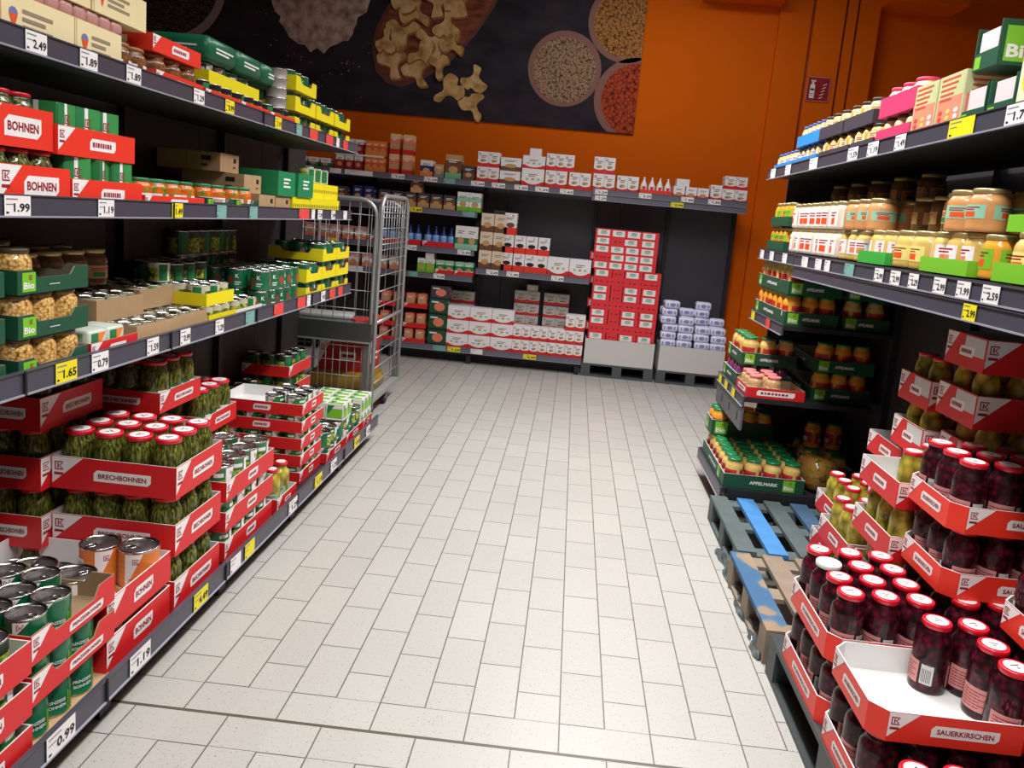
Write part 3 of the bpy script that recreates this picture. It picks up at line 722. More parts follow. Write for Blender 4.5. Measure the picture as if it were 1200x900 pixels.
# small red notice on the pillar
nb = MB(); nb.box(-.12, .12, -.006, 0, 0, .25, C('notice red', 150, 22, 30, rough=.5)); fN = Fr((-.12, -.006, 0), (1, 0, 0), (0, 0, 1))
for a0, a1, b0, b1 in ((0, .24, 0, .006), (0, .24, .244, .25), (0, .006, 0, .25), (.234, .24, 0, .25)): fN.rect(nb, a0, a1, b0, b1, PINKL)
fN.rect(nb, .035, .085, .03, .17, WHITE); fN.rect(nb, .048, .072, .17, .205, WHITE); fN.rect(nb, .04, .09, .2, .215, WHITE); fN.rect(nb, .04, .08, .11, .13, BLACK, .001)
fN.rect(nb, .04, .08, .055, .06, BLACK, .001); fN.rect(nb, .04, .08, .075, .08, BLACK, .001)
for i in range(5): fN.poly(nb, [(.13+.008*i, .03+.034*i), (.145+.008*i, .03+.034*i), (.18+.008*i, .05+.034*i), (.165+.008*i, .05+.034*i)], WHITE)
n_ = ob('wall_notice', nb, None, (2.4, 8.754, 3.125)); tag(n_, 'small dark red notice with white print on the orange pillar', 'sign')

# ================================================================== left gondola
def frame(name, label, parts, loc=(0, 0, 0)):
    r = bpy.data.objects.new(name, None); COL.objects.link(r); r.location = loc; tag(r, label, 'shelving unit')
    for n, q in parts: ob(n, q, r, (-loc[0], -loc[1], -loc[2]))
    return r
bk = MB()
for k in range(-1, 6): bk.box(-2.03, -2.0, 1.25+.81*k-.4, 1.25+.81*(k+1)-.405, .1, 2.0, SHELFD)
bk2 = MB(); bk2.box(-1.98, -1.30, .3, 5.28, .09, .133, SHELF); bk2.box(-1.98, -1.37, .3, 5.28, .0, .09, RUB)  # black plinth front set forward to stand in for shade under the rail
parts = [('back_panel', bk), ('base_deck', bk2)]
for k in range(6):
    u = MB(); u.box(-2.0, -1.965, .46+.962*k, .50+.962*k, .133, 2.0, SHELF); parts.append(('upright', u))
for k in range(6):
    u = MB(); u.box(-1.37, -1.31, .5+.81*k, .56+.81*k, 0, .09, SHELF); parts.append(('base_foot', u))
frame('shelving_frame', 'long black shelving frame standing along the left side of the aisle', parts, (-1.7, 2.8, 0))
SE = (2.07, 2.87, 3.68, 4.48)
TL = [(2.30, '2.49', 'w'), (2.50, '1.89', 'w'), (2.78, '1.89', 'w'), (3.05, '1.29', 'w'), (3.32, '0.99', 'y'), (3.86, '1.19', 'y'), (4.15, '', 'g'), (4.38, '', 'r', 0, .13), (4.66, '', 'r', 0, .13), (4.82, '', 'w', 0, .06), (4.98, '', 'r', 0, .1)]
TL[0] = (2.13, '2.49', 'w'); TL[1] = (2.36, '1.89', 'w')
TL[2] = (2.60, '1.89', 'w')
shelf('R', -1.5, .3, 5.27, .47, 1.975, 'topmost left aisle shelf with cream cartons and red trays', TL, 'left aisle shelves', rail_z=1.951, rail_h=.062, seams=(3.68,))
shelf('R', -1.5, .3, 5.2, .47, 1.545, 'middle left aisle shelf at eye height with bean boxes',
      [(2.05, '1.99', 'w', 0, .1), (2.45, '1.19', 'w'), (2.90, '1.49', 'y', 0, .08), (3.27, '', 'g', 0, .09), (3.60, '', 'g', 0, .09), (4.28, '', 'r', 0, .16), (4.43, '', 'w', 0, .06), (4.55, '1.29', 'w', 0, .08), (4.80, '0.99', 'w', 0, .08), (5.05, '', 'w', 0, .08)], 'left aisle shelves', rail_z=1.515, rail_h=.062, seams=(2.87, 4.48))
shelf('R', -1.5, .3, 5.28, .47, 1.045, 'third left aisle shelf with green trays of chickpea jars',
      [(2.25, '1.65', 'y', 0, .1), (2.42, '0.79', 'w', 0, .09), (2.74, '1.59', 'w', 0, .08), (2.98, '0.99', 'w', 0, .08), (3.28, '1.29', 'w', 0, .08), (3.60, '', 'g', 0, .1), (3.96, '', 'r', 0, .13), (4.30, '', 'r', 0, .13), (4.42, '', 'w', 0, .06), (4.68, '0.95', 'w', 0, .08), (4.86, '', 'r', 0, .11), (5.03, '', 'r', 0, .1)], 'left aisle shelves', rail_z=1.018, rail_h=.07, seams=SE)
shelf('R', -1.26, .3, 5.3, .03, .135, 'lowest left price ledge carrying the 0.99 and 1.19 tags',
      [(1.86, '0.99', 'w', 0, .12), (2.25, '1.19', 'w', 0, .12), (2.66, '4.49', 'y', 0, .11), (2.96, '', 'w', 0, .1), (3.10, '', 'y', 0, .1), (3.62, '1.29', 'w', 0, .12), (4.0, '1.19', 'y', 0, .12), (4.27, '1.29', 'w', 0, .11), (4.75, '0.95', 'y', 0, .12), (5.02, '1.29', 'w', 0, .1)], 'left aisle shelves', rail_z=.10, rail_h=.075, seams=SE)
GL = 'left gondola'
# --- base: nearest stacks
t_red = dict(outer=RED, inner=GREYW)
T_can = tray(.34, .37, .085, text='PRINZESSBOHNEN', sides='FR', notch=.4, inner=BROWN2, small=.42, bh=.5)
T_can0 = tray(.34, .33, .09, text='BOHNEN', sides='FR', notch=.0, small=.3, bh=.4)
for i, z in enumerate((.257, .374)):
    put(T_can, (-1.465, 1.985, z), ('lower' if i == 0 else 'upper')+' red tray of princess bean cans at the left front', 'tray', 'trays of princess beans')
row_fill(C_green, -1.605, -1.303, 1.812, 2.114, 3, 3, .14, 1, 'green bean can', 'bottom layer on the ledge', 'can', 'green princess bean cans', 'perim', rot=0)
row_fill(C_green, -1.605, -1.303, 1.812, 2.114, 3, 3, .261, 1, 'green bean can', 'lower red tray', 'can', 'green princess bean cans', 'perim', rot=0)
row_fill(C_green, -1.605, -1.303, 1.812, 2.114, 3, 3, .378, 1, 'green bean can', 'upper open red tray', 'can', 'green princess bean cans', 'all', rot=0, skip=((0, 2),))
for i, z in enumerate((.137, .255, .373)):
    put(T_can0, (-1.45, 1.615, z), f'red tray cut by the left picture edge, {ORD[i]} from bottom', 'tray', 'trays at the left edge')
    row_fill(C_green2 if i < 2 else C_dk, -1.60, -1.30, 1.47, 1.76, 3, 3, z+.004, 1, 'can', f'left edge tray {["bottom","middle","top"][i]} layer', 'can', 'cans at the left edge', 'perim' if i < 2 else 'all')
pad = MB(); pad.box(-1.63, -1.285, 1.805, 2.155, .1335, .1395, BROWN)
tag(ob('cardboard_pad', pad), 'thin brown cardboard pad under the lowest princess bean cans', 'cardboard')
# --- orange cans in big white-lined trays
T_or = tray(.56, .38, .11, text='BOHNEN', sides='FR', inner=C('white tray inside', 232, 230, 228, rough=.6), small=.3, bh=.42)
put(T_or, (-1.585, 2.335, .137), 'lower wide red tray under the orange bean cans', 'tray', 'wide bean trays')
put(T_or, (-1.585, 2.335, .266), 'upper wide white-lined red tray holding tall orange bean cans', 'tray', 'wide bean trays')
row_fill(C_or, -1.88, -1.32, 2.16, 2.54, 4, 2, .0+.141, 1, 'orange bean can', 'lower wide tray', 'can', 'orange bean cans', 'none')
for x, y, n in ((-1.50, 2.43, 'tall orange bean can standing left in the upper wide tray'), (-1.37, 2.44, 'tall orange bean can standing right in the upper wide tray')):
    put(C_or, (x, y, .27), n, 'can', 'orange bean cans', 3.9 if 'left' in n else 3.4)
C_or2 = can('food_can', .066, .15, C('pale orange label', 224, 196, 176, rough=.35), deco_orange)
put(C_or2, (-1.455, 2.215, .27), 'pale can with dark lid behind the green cans, right one', 'can', None, 1)
put(C_or2, (-1.60, 2.24, .27), 'pale can with dark lid behind the green cans, left one', 'can', None, 2)
for i, (x, y) in enumerate(((-1.50, 2.28), (-1.40, 2.28), (-1.50, 2.44), (-1.40, 2.44))):
    pass
put(C_short, (-1.40, 2.25, .141), 'short can inside the lower wide tray, nearest', 'can', 'cans in lower wide tray')
for k, (x, y) in enumerate(((-1.42, 2.42), (-1.8, 2.25), (-1.8, 2.45))): put(C_short, (x, y, .141), ['short can inside the lower wide tray, far aisle corner', 'short can inside the lower wide tray, near rear corner', 'short can inside the lower wide tray, far rear corner'][k], 'can', 'cans in lower wide tray')
# --- bean jars
T_bb = tray(.445, .355, .118, text='BRECHBOHNEN', sides='FR', inner=GREYW, small=.46, bh=.34)
for i, z in enumerate((.137, .348, .559)):
    nm = ['bottom', 'middle', 'top'][i]
    put(T_bb, (-1.517, 2.71, z), f'{nm} red tray of green bean jars reading BRECHBOHNEN', 'tray', 'bean jar trays')
    row_fill(J_bean, -1.73, -1.305, 2.54, 2.88, 4, 3, z+.004, 1, 'green bean jar', f'{nm} bean tray', 'jar', 'green bean jars', 'perim' if i < 2 else 'all')
# stack behind, in the shade
T_bb2 = tray(.25, .355, .118, text='BRECHBOHNEN', sides='FR', inner=GREYW, small=.46, bh=.34)
for i, z in enumerate((.348, .559, .77)):
    put(T_bb2, (-1.87, 2.66, z), f'shaded red tray behind the bean jars, {ORD[i]} visible from below', 'tray', 'shaded trays at rear left')
    row_fill(J_bean, -1.985, -1.755, 2.5, 2.82, 2, 3, z+.004 if i < 2 else z+.004, 1, 'bean jar', f'shaded rear tray {ORD[i]} from below', 'jar', 'shaded bean jars', 'perim')
for i in range(3): put(J_bean, (-1.93, 2.55+.11*i, .141), f'bean jar on the deck under the shaded rear trays, {ORD[i]} from front', 'jar', 'shaded bean jars')
for i in range(3): put(J_bean, (-1.81, 2.55+.11*i, .141), f'bean jar at the foot of the shaded rear stack, {ORD[i]} from front', 'jar', 'shaded bean jars')
T_bb3 = tray(.40, .34, .085, text='BRECHBOHNEN', sides='FR', inner=GREYW, small=.46, bh=.34)
for i, z in enumerate((.135, .335, .535, .735)):
    put(T_bb3, (-1.78, 3.12, z), f'dark red tray beyond the bean jars, {ORD[i]} from below', 'tray', 'dark red trays beyond the bean jars')
    row_fill(J_bean, -1.97, -1.59, 2.96, 3.28, 4, 3, z+.004, 1, 'shaded bean jar', f'dark tray {ORD[i]} from below', 'jar', 'jars beyond the bean trays', 'all' if i == 3 else 'front')
for i, z in enumerate((.135, .335, .535)):
    put(T_bb3, (-1.78, 3.50, z), f'dark red tray behind the tall green cans, {ORD[i]} from below', 'tray', 'dark red trays behind green cans')
    row_fill(J_bean, -1.97, -1.59, 3.34, 3.66, 4, 3, z+.004, 1, 'shaded jar', f'tray behind green cans, {ORD[i]} level', 'jar', 'jars behind the tall green cans', 'all' if i == 2 else 'side')
# --- tall green cans
T_g = tray(.27, .50, .085, text='~', sides='FR', inner=GREYW, small=.2, bh=.42, notch=.0)
for i, z in enumerate((.137, .265, .393)):
    nm = ['bottom', 'middle', 'top'][i]
    put(T_g, (-1.435, 3.20, z), f'{nm} red tray of green cans right of the bean jars', 'tray', 'green can trays')
    row_fill(C_green2 if i == 2 else C_g3, -1.565, -1.30, 2.96, 3.44, 2, 4, z+.004, 1, 'green can', f'{nm} tray beside bean jars', 'can', 'green cans beside the bean jars', 'perim' if i < 2 else 'all')
# --- two slim jars and a low tray
T_s = tray(.30, .26, .07, text='~', sides='FR', small=.3)
put(T_s, (-1.44, 3.62, .137), 'short red tray holding slim red-lidded jars', 'tray')
row_fill(J_slim, -1.58, -1.30, 3.50, 3.74, 3, 2, .141, 1, 'slim red-lidded jar', 'short red tray', 'jar', 'slim red-lidded jars', 'all', rot=0)
# --- five-layer stack of small cans
T_5 = tray(.46, .34, .062, text='~', sides='FR', inner=C('white inner', 230, 228, 224), small=.2, bh=.5)
for i in range(5):
    z = .137+.0925*i
    put(T_5, (-1.56, 4.08, z), f'red tray of small cans in the five-high stack, {ORD[i]} from bottom', 'tray', 'trays of the five-high can stack')
    if i < 4: row_fill(C_short, -1.78, -1.335, 3.92, 4.24, 4, 3, z+.004, 1, 'small green can', f'five-high stack layer {ORD[i]}', 'can', 'cans of the five-high stack', 'perim')
    else: row_fill(C_short, -1.78, -1.335, 3.92, 4.24, 4, 3, z+.004, 1, 'small green can', 'top tray of five-high stack', 'can', 'cans of the five-high stack', 'all', skip=((3, 0), (3, 1), (3, 2), (2, 0), (2, 1), (2, 2)))
# --- far low can trays
T_6 = tray(.34, .38, .06, text='~', sides='FR', small=.3, bh=.5)
for j, y in enumerate((4.46, 4.85)):
    put(T_6, (-1.47, y, .137), f'low red tray of green cans near the cage, {["nearer","farther"][j]} one', 'tray', 'low far trays')
    row_fill(C_gpack, -1.63, -1.305, y-.18, y+.18, 3, 3, .141, 1, 'silver-topped green can', f'{["nearer","farther"][j]} low far tray, lower layer', 'can', 'silver-topped green cans', 'perim')
    row_fill(C_gpack, -1.63, -1.305, y-.18, y+.18, 3, 3, .227, 1, 'silver-topped green can', f'{["nearer","farther"][j]} low far tray, upper layer', 'can', 'silver-topped green cans', 'all')
T_7 = tray(.34, .22, .06, text='~', sides='FR', small=.3, bh=.5)
put(T_7, (-1.47, 5.16, .137), 'low red tray at the far end of the left ledge', 'tray')
def d_peas(f, b, w_, h): f.rect(b, 0, w_, 0, h, WHITE); f.rect(b, w_*.06, w_*.94, h*.1, h*.7, LGREEN, .0009); f.poly(b, [(w_*.1, h*.9), (w_*.5, h*.9), (w_*.1, h*.3)], GREEN, .0012)
P_pk = Spec('pea_carton', mesh=(lambda b: (b.box(-.055, .055, -.04, .04, 0, .1, WHITE), d_peas(Fr((-.055, -.04, 0), (1, 0, 0), (0, 0, 1)), b, .11, .1), d_peas(Fr((.055, -.04, 0), (0, 1, 0), (0, 0, 1)), b, .08, .1),
     Fr((-.055, -.04, .1), (1, 0, 0), (0, 1, 0)).rect(b, .006, .104, .006, .05, LGREEN), Fr((-.055, -.04, .1), (1, 0, 0), (0, 1, 0)).poly(b, [(.01, .07), (.05, .07), (.03, .02)], GREEN, .001), b)[-1])(MB()))
for k in range(2):
    for i in range(3):
        for j in range(3):
            z = .141+.102*k
            put(P_pk, (-1.365-.115*i, 4.60+.085*j+.46, z), f'green and white pea carton, {["lower","upper"][k]} layer, {ORD[i]} from aisle, {ORD[j]} row', 'carton', 'green pea cartons beside the cage')
for i in range(4):
    for j in range(2):
        put(P_pk, (-1.36-.115*i, 4.62+.085*j, .3135), f'green and white pea carton on the silver cans, {ORD[i]} from aisle, {ORD[j]} row', 'carton', 'green pea cartons on the cans')
# dark stock at the rear
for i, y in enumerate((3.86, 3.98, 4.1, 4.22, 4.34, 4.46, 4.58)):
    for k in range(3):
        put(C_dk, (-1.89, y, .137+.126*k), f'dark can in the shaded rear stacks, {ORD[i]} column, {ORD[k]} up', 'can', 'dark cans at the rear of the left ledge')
T_rr = tray(.30, .40, .07, text=None, sides='FR')
for k in range(4):
    put(T_rr, (-1.83, 4.86, .137+.13*k), f'red tray of dark cans in the far rear corner, {ORD[k]} up', 'tray', 'dark far corner trays')
    row_fill(C_dk, -1.97, -1.70, 4.68, 5.04, 3, 3, .141+.13*k, 1, 'dark can', f'dark far corner tray {ORD[k]} up', 'can', 'cans of the dark far corner', 'perim')

# --- third shelf (surface 1.045)
Z3 = 1.046
T_egg = tray(.30, .155, .066, outer=DGREEN, inner=C('green tray inside', 120, 112, 96), text=None, sides='FR', notch=.45, tri=False, badge=bio_badge)
for c_, (ya, yb) in enumerate(((1.70, 2.02), (2.07, 2.385))):
    nm = ['nearer', 'farther'][c_]
    TE = tray(.32, yb-ya, .068, outer=DGREEN, inner=C('green tray inside', 120, 112, 96), text='~', sides='FR', notch=.35, tri=False, badge=bio_badge, small=.2, bh=.16, banner=DGREEN, ink=WHITE)
    for k in range(3):
        z = Z3+.127*k
        put(TE, (-1.675, (ya+yb)/2, z), f'dark green tray of chickpea jars, {nm} stack, {ORD[k]} from shelf', 'tray', 'green chickpea trays')
        n3 = 3
        row_fill(J_chick, -1.83, -1.52, ya+.005, yb-.005, 3, 3, z+.004, 1, 'chickpea jar', f'{nm} green stack, level {["one","two","three"][k]}', 'jar', 'chickpea jars', 'perim' if k < 2 else 'all', skip=((0, 1), (0, 2), (1, 2), (1, 1)) if k == 2 and c_ == 1 else ())
T_r3 = tray(.34, .27, .066, text='~', sides='FR', inner=BROWN, small=.36, bh=.5)
put(T_r3, (-1.685, 2.535, Z3), 'single red tray on the third shelf beside the green trays', 'tray')
P_cp = Spec('can_pack', mesh=(lambda b: (b.rbox(-.06, .06, -.05, .05, 0, .1, C('can pack wrap', 196, 204, 190, rough=.4), .01), Fr((.06, -.05, 0), (0, 1, 0), (0, 0, 1)).rect(b, .012, .05, .01, .09, GREEN, .0008),
      Fr((.06, -.05, 0), (0, 1, 0), (0, 0, 1)).poly(b, [(.05, .09), (.09, .09), (.05, .04)], OR, .0009), Fr((-.06, -.05, 0), (1, 0, 0), (0, 0, 1)).rect(b, .012, .1, .01, .09, MINT, .0008), b)[-1])(MB()))
for j in range(2): put(P_cp, (-1.585, 2.455+.102*j, Z3+.0045), f'green and white can pack in the single red tray, {["near","far"][j]} one', 'pack', 'can packs in the single red tray')
def box_br(w_, d, h, nm='cardboard_carton'):
    b = MB(); t = .004
    s = tray(w_, d, h, outer=BROWN, inner=BROWN2, text=None, sides='', tri=False); return s
def brown_with(wd, d, h, x, y, z, label, fill=J_carr, n=(3, 3), g=None, lab=None):
    T = tray(wd, d, h, outer=BROWN, inner=BROWN2, text=None, sides='', tri=False)
    put(T, (x, y, z), label, 'carton', g)
    row_fill(fill, x-wd/2+.006, x+wd/2-.006, y-d/2+.006, y+d/2-.006, n[0], n[1], z+.004, 1, 'can', lab, 'can', 'cans in brown cartons')
brown_with(.32, .27, .085, -1.68, 2.81, Z3, 'open brown carton at shelf edge right of the red tray', C_veg, (3, 3), None, 'brown carton beside red tray')
brown_with(.30, .28, .085, -1.685, 3.10, Z3, 'open brown carton, second along the third shelf edge', C_veg, (3, 3), None, 'second brown carton along shelf')
brown_with(.32, .30, .08, -1.80, 2.78, Z3+.09, 'brown carton of veg cans resting on the cans of another', C_veg, (3, 3), None, 'raised brown carton, nearer')
brown_with(.27, .32, .08, -1.83, 3.16, Z3+.09, 'brown carton set back on top beside stacked small cans', C_veg, (3, 3), None, 'raised brown carton, farther')
put(C_veg, (-1.76, 3.26, Z3+.18), 'single veg can on top of the set back brown carton', 'can')
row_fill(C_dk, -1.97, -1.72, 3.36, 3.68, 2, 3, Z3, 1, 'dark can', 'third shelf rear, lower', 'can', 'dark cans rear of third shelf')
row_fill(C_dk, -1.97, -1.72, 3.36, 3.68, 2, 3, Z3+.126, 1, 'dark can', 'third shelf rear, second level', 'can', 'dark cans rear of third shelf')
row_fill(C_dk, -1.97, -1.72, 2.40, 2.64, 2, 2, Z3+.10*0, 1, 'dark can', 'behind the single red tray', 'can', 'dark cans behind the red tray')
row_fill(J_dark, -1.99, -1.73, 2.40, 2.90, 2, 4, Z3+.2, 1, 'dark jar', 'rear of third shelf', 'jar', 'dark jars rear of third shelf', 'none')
T_y = tray(.30, .27, .055, outer=YEL, inner=BROWN2, text=None, sides='FR', tri=False)
put(T_y, (-1.68, 3.385, Z3), 'yellow tray at third shelf edge, nearest yellow one', 'tray', 'yellow trays on third shelf')
row_fill(C_veg, -1.82, -1.54, 3.26, 3.51, 3, 3, Z3+.004, 1, 'veg can', 'nearest yellow tray', 'can', 'veg cans in yellow trays')
put(T_y, (-1.70, 3.40, Z3+.09), 'yellow tray resting on veg cans above nearest yellow tray', 'tray', 'yellow trays on third shelf')
row_fill(C_veg, -1.84, -1.56, 3.27, 3.53, 3, 3, Z3+.094, 1, 'veg can', 'raised yellow tray', 'can', 'veg cans in yellow trays')
T_w = tray(.30, .30, .05, outer=WHITE, inner=BROWN2, text=None, sides='FR', tri=False)
put(T_w, (-1.68, 3.67, Z3), 'low white tray of green topped cans on third shelf', 'tray')
row_fill(C_veg, -1.82, -1.54, 3.53, 3.81, 3, 3, Z3+.004, 1, 'veg can', 'low white tray', 'can', 'veg cans in white tray')
for k in range(2):
    row_fill(C_bowl, -1.90, -1.53, 3.86 if k == 0 else 3.90, 4.40, 3, 5, Z3+.101*k, 1, 'green bean-print can', f'{["lower","upper"][k]} open stack', 'can', 'green cans with red bean print', 'all' if k else 'perim')
T_y2 = tray(.34, .27, .075, outer=YEL, inner=BROWN2, text=None, sides='FR', tri=False, notch=.4)
for j in range(3):
    for k in range(3):
        if j == 0 and k > 1: continue
        z = Z3+.107*k
        put(T_y2, (-1.69, 4.57+.28*j, z), f'yellow tray of green cans, {ORD[j]} stack along third shelf, {ORD[k]} up', 'tray', 'stacked yellow trays on third shelf')
        row_fill(C_bowl, -1.85, -1.53, 4.45+.28*j, 4.69+.28*j, 3, 2, z+.004, 1, 'green can', f'yellow stack {ORD[j]} along, {ORD[k]} up', 'can', 'green cans in yellow trays', 'perim')
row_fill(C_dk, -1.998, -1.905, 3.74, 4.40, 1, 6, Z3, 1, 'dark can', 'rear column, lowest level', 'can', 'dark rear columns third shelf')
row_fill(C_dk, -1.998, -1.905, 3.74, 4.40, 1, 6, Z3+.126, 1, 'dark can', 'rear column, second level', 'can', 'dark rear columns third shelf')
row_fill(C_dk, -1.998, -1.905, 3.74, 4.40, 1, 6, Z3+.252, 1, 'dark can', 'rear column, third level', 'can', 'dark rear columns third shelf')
# --- middle shelf (surface 1.545)
Z2 = 1.546
P_boh = Spec('bean_box', parts=[('box_body', (lambda b: (b.box(-.17, .17, -.14, .14, 0, .125, RED2), b)[-1])(MB())),
      ('name_banner', (lambda b: (d_bohnen(Fr((.17, -.14, 0), (0, 1, 0), (0, 0, 1)), b, .28, .125), d_bohnen(Fr((-.17, -.14, 0), (1, 0, 0), (0, 0, 1)), b, .34, .125), b)[-1])(MB()))])
T_boh = tray(.36, .29, .11, outer=RED2, text='BOHNEN', sides='FR', small=.5, bh=.5)
put(T_boh, (-1.69, 2.145, Z2), 'red tray reading BOHNEN on middle shelf, lower of two', 'tray', 'BOHNEN trays on middle shelf')
J_bs = jar('preserve_jar', .046, .15, CARR, LIDRED, None)
J_bs = jar('preserve_jar', .046, .148, BEAN, LIDRED, None)
row_fill(J_bs, -1.86, -1.525, 2.01, 2.28, 3, 3, Z2+.004, 1, 'small bean jar', 'lower BOHNEN tray', 'jar', 'small bean jars', 'perim')
put(T_boh, (-1.71, 2.10, Z2+.156), 'red tray reading BOHNEN on middle shelf, upper of two', 'tray', 'BOHNEN trays on middle shelf')
row_fill(J_bs, -1.88, -1.545, 1.97, 2.23, 3, 3, Z2+.16, 1, 'small bean jar', 'upper BOHNEN tray', 'jar', 'small bean jars', 'all')
T_m1 = tray(.36, .38, .085, outer=RED2, text='~', sides='FR', small=.34, bh=.42)
T_m2 = tray(.36, .40, .085, outer=RED2, text='~', sides='FR', small=.34, bh=.42)
def d_gp(f, b, w_, h):
    f.rect(b, w_*.02, w_*.34, 0, h, GREEN); f.rect(b, w_*.36, w_*.5, 0, h, WHITE); kmark(f, b, w_*.37, h*.6, h*.18)
    f.rect(b, w_*.52, w_*.98, 0, h, C('mid green print', 50, 140, 70)); f.poly(b, [(w_*(.75+.14*math.cos(k)), h*(.4+.2*math.sin(k))) for k in range(6)], OR, .001)
P_gp = carton('can_pack', .105, .105, .145, C('green pack wrap', 70, 140, 90, rough=.35), d_gp, 'FR', .008)
put(T_m1, (-1.69, 2.49, Z2), 'red tray with green packs beside the BOHNEN trays, lower', 'tray', 'pea pack trays')
row_fill(P_gp, -1.86, -1.525, 2.31, 2.65, 3, 3, Z2+.004, 1, 'green pack', 'lower pea tray', 'pack', 'green pea packs', 'perim', rot=0)
put(T_m2, (-1.70, 2.45, Z2+.151), 'red tray with green packs beside the BOHNEN trays, upper', 'tray', 'pea pack trays')
row_fill(P_gp, -1.87, -1.53, 2.26, 2.58, 3, 3, Z2+.155, 1, 'green pack', 'upper pea tray', 'pack', 'green pea packs', 'all', rot=0)
T_m3 = tray(.36, .44, .05, outer=RED2, text='~', sides='FR', small=.3, bh=.6)
put(T_m3, (-1.69, 2.92, Z2), 'low red tray of carrot jars in the middle of the shelf', 'tray')
row_fill(J_carr, -1.86, -1.52, 2.71, 3.13, 3, 4, Z2+.004, 1, 'carrot jar', 'low red tray', 'jar', 'carrot jars with green lids')
T_m4 = tray(.34, .26, .055, outer=DGREEN, inner=BROWN2, text=None, sides='FR', tri=False, badge=bio_badge, notch=.3)
for j in range(2):
    put(T_m4, (-1.68, 3.29+.27*j, Z2), f'low dark green tray of carrot jars, {["nearer","farther"][j]}', 'tray', 'dark green carrot trays')
    row_fill(J_carr, -1.84, -1.52, 3.17+.27*j, 3.41+.27*j, 3, 2, Z2+.004, 1, 'carrot jar', f'{["nearer","farther"][j]} green carrot tray', 'jar', 'carrot jars with green lids')
P_br = carton('cardboard_carton', .30, .20, .085, BROWN, d_recyc, 'FR')
put(P_br, (-1.68, 3.84, Z2), 'brown carton with black marks, bottom right of brown group', 'carton', 'brown cartons on middle shelf')
put(P_br, (-1.68, 4.05, Z2), 'brown carton with black marks, bottom one by yellow trays', 'carton', 'brown cartons on middle shelf')
put(P_br, (-1.73, 3.78, Z2+.087), 'brown carton with black marks, second level', 'carton', 'brown cartons on middle shelf')
put(P_br, (-1.82, 3.72, Z2+.174), 'brown carton with black marks, topmost and set back', 'carton', 'brown cartons on middle shelf')
def d_gbox(f, b, w_, h): scribble(f, b, w_*.3, h*.35, w_*.4, h*.45, WHITE, 3)
P_gb = carton('green_box', .30, .24, .125, C('emerald card', 20, 130, 80, rough=.45), d_gbox, 'FR')
put(P_gb, (-1.67, 4.07, Z2+.087), 'emerald green box on brown carton, nearer one', 'box', 'emerald boxes')
put(P_gb, (-1.66, 4.33, Z2+.09), 'emerald green box on brown carton, farther one', 'box', 'emerald boxes')
P_yb = carton('yellow_carton', .32, .27, .088, YEL, d_dots, 'FR')
for j in range(3): put(P_yb, (-1.68, 4.30+.275*j, Z2), f'yellow carton with black dots on middle shelf, {ORD[j]} along the edge', 'carton', 'yellow cartons on middle shelf')
for j in range(2): put(P_yb, (-1.70, 4.60+.275*j, Z2+.089), f'yellow carton on top of another on middle shelf, {["nearer","farther"][j]}', 'carton', 'yellow cartons on middle shelf')
for j in range(3): put(C_veg, (-1.60, 4.60+.12*j, Z2+.178), f'small can standing on the upper yellow cartons, {ORD[j]} along', 'can', 'small cans on yellow cartons')
# --- top shelf (surface 1.975)
Z1 = 1.976
P_cr = carton('cream_carton', .34, .305, .12, CREAM, d_logo, 'FR'); P_cr2 = carton('cream_carton', .34, .235, .12, CREAM, d_logo, 'FR')
put(P_cr, (-1.69, 2.175, Z1), 'cream carton with emblem on the top shelf, nearest the left edge', 'carton', 'cream cartons')
put(P_cr2, (-1.69, 2.45, Z1), 'cream carton with emblem on the top shelf beside the lentil jars', 'carton', 'cream cartons')
P_crt = carton('cream_carton', .34, .30, .10, CREAM, d_logo, 'FR')
for k, y in enumerate((2.58, 2.27)): put(P_crt, (-1.70, y, Z1+.165), ['cream carton raised above the others, beside the red tray', 'cream carton raised above the others, near picture top'][k], 'carton', 'raised cream cartons')
P_bag = Spec('sausage_pack', mesh=(lambda b: (b.rbox(-.05, .05, -.03, .03, 0, .042, C('pack pink', 190, 140, 136, rough=.25, noise=.3, nscale=40), .012), b)[-1])(MB()))
for i in range(3):
    for j in range(9):
        put(P_bag, (-1.585-.105*i, 2.07+.063*j, Z1+.1215), f'small pink pack lying on the cream cartons, {ORD[j]} along, {ORD[i]} deep', 'pack', 'pink packs on cream cartons')
row_fill(J_lent, -1.87, -1.53, 2.585, 2.765, 3, 2, Z1, 1, 'brown lentil jar', 'glass group, lower', 'jar', 'brown lentil jars', rot=0)
T_t = tray(.34, .35, .058, outer=RED2, text='~', sides='FR', small=.36, bh=.5)
put(T_t, (-1.69, 2.955, Z1), 'red tray at top shelf edge beside the lentil jars, lower', 'tray', 'red trays on top shelf')
row_fill(J_lent, -1.855, -1.525, 2.785, 3.125, 3, 3, Z1+.004, 1, 'brown lentil jar', 'lower top-shelf tray', 'jar', 'brown lentil jars', 'perim')
put(T_t, (-1.69, 2.93, Z1+.116), 'red tray raised on lentil jars against the mural', 'tray', 'red trays on top shelf')
T_t2 = tray(.34, .33, .055, outer=RED2, text='~', sides='FR', small=.3, bh=.5)
C_blk = can('food_can', .045, .085, C('black can label', 40, 34, 40, rough=.35), deco_veg, lidm=TIN, pull=False)
for j, y in enumerate((3.315, 3.65, 3.985)):
    put(T_t2, (-1.69, y, Z1), f'low red tray on top shelf, {ORD[j]} after the lentil jars', 'tray', 'low red trays on top shelf')
    row_fill(C_blk, -1.85, -1.53, y-.155, y+.155, 3, 3, Z1+.004, 1, 'black can', f'{ORD[j]} low top-shelf tray', 'can', 'black cans on top shelf', 'all')
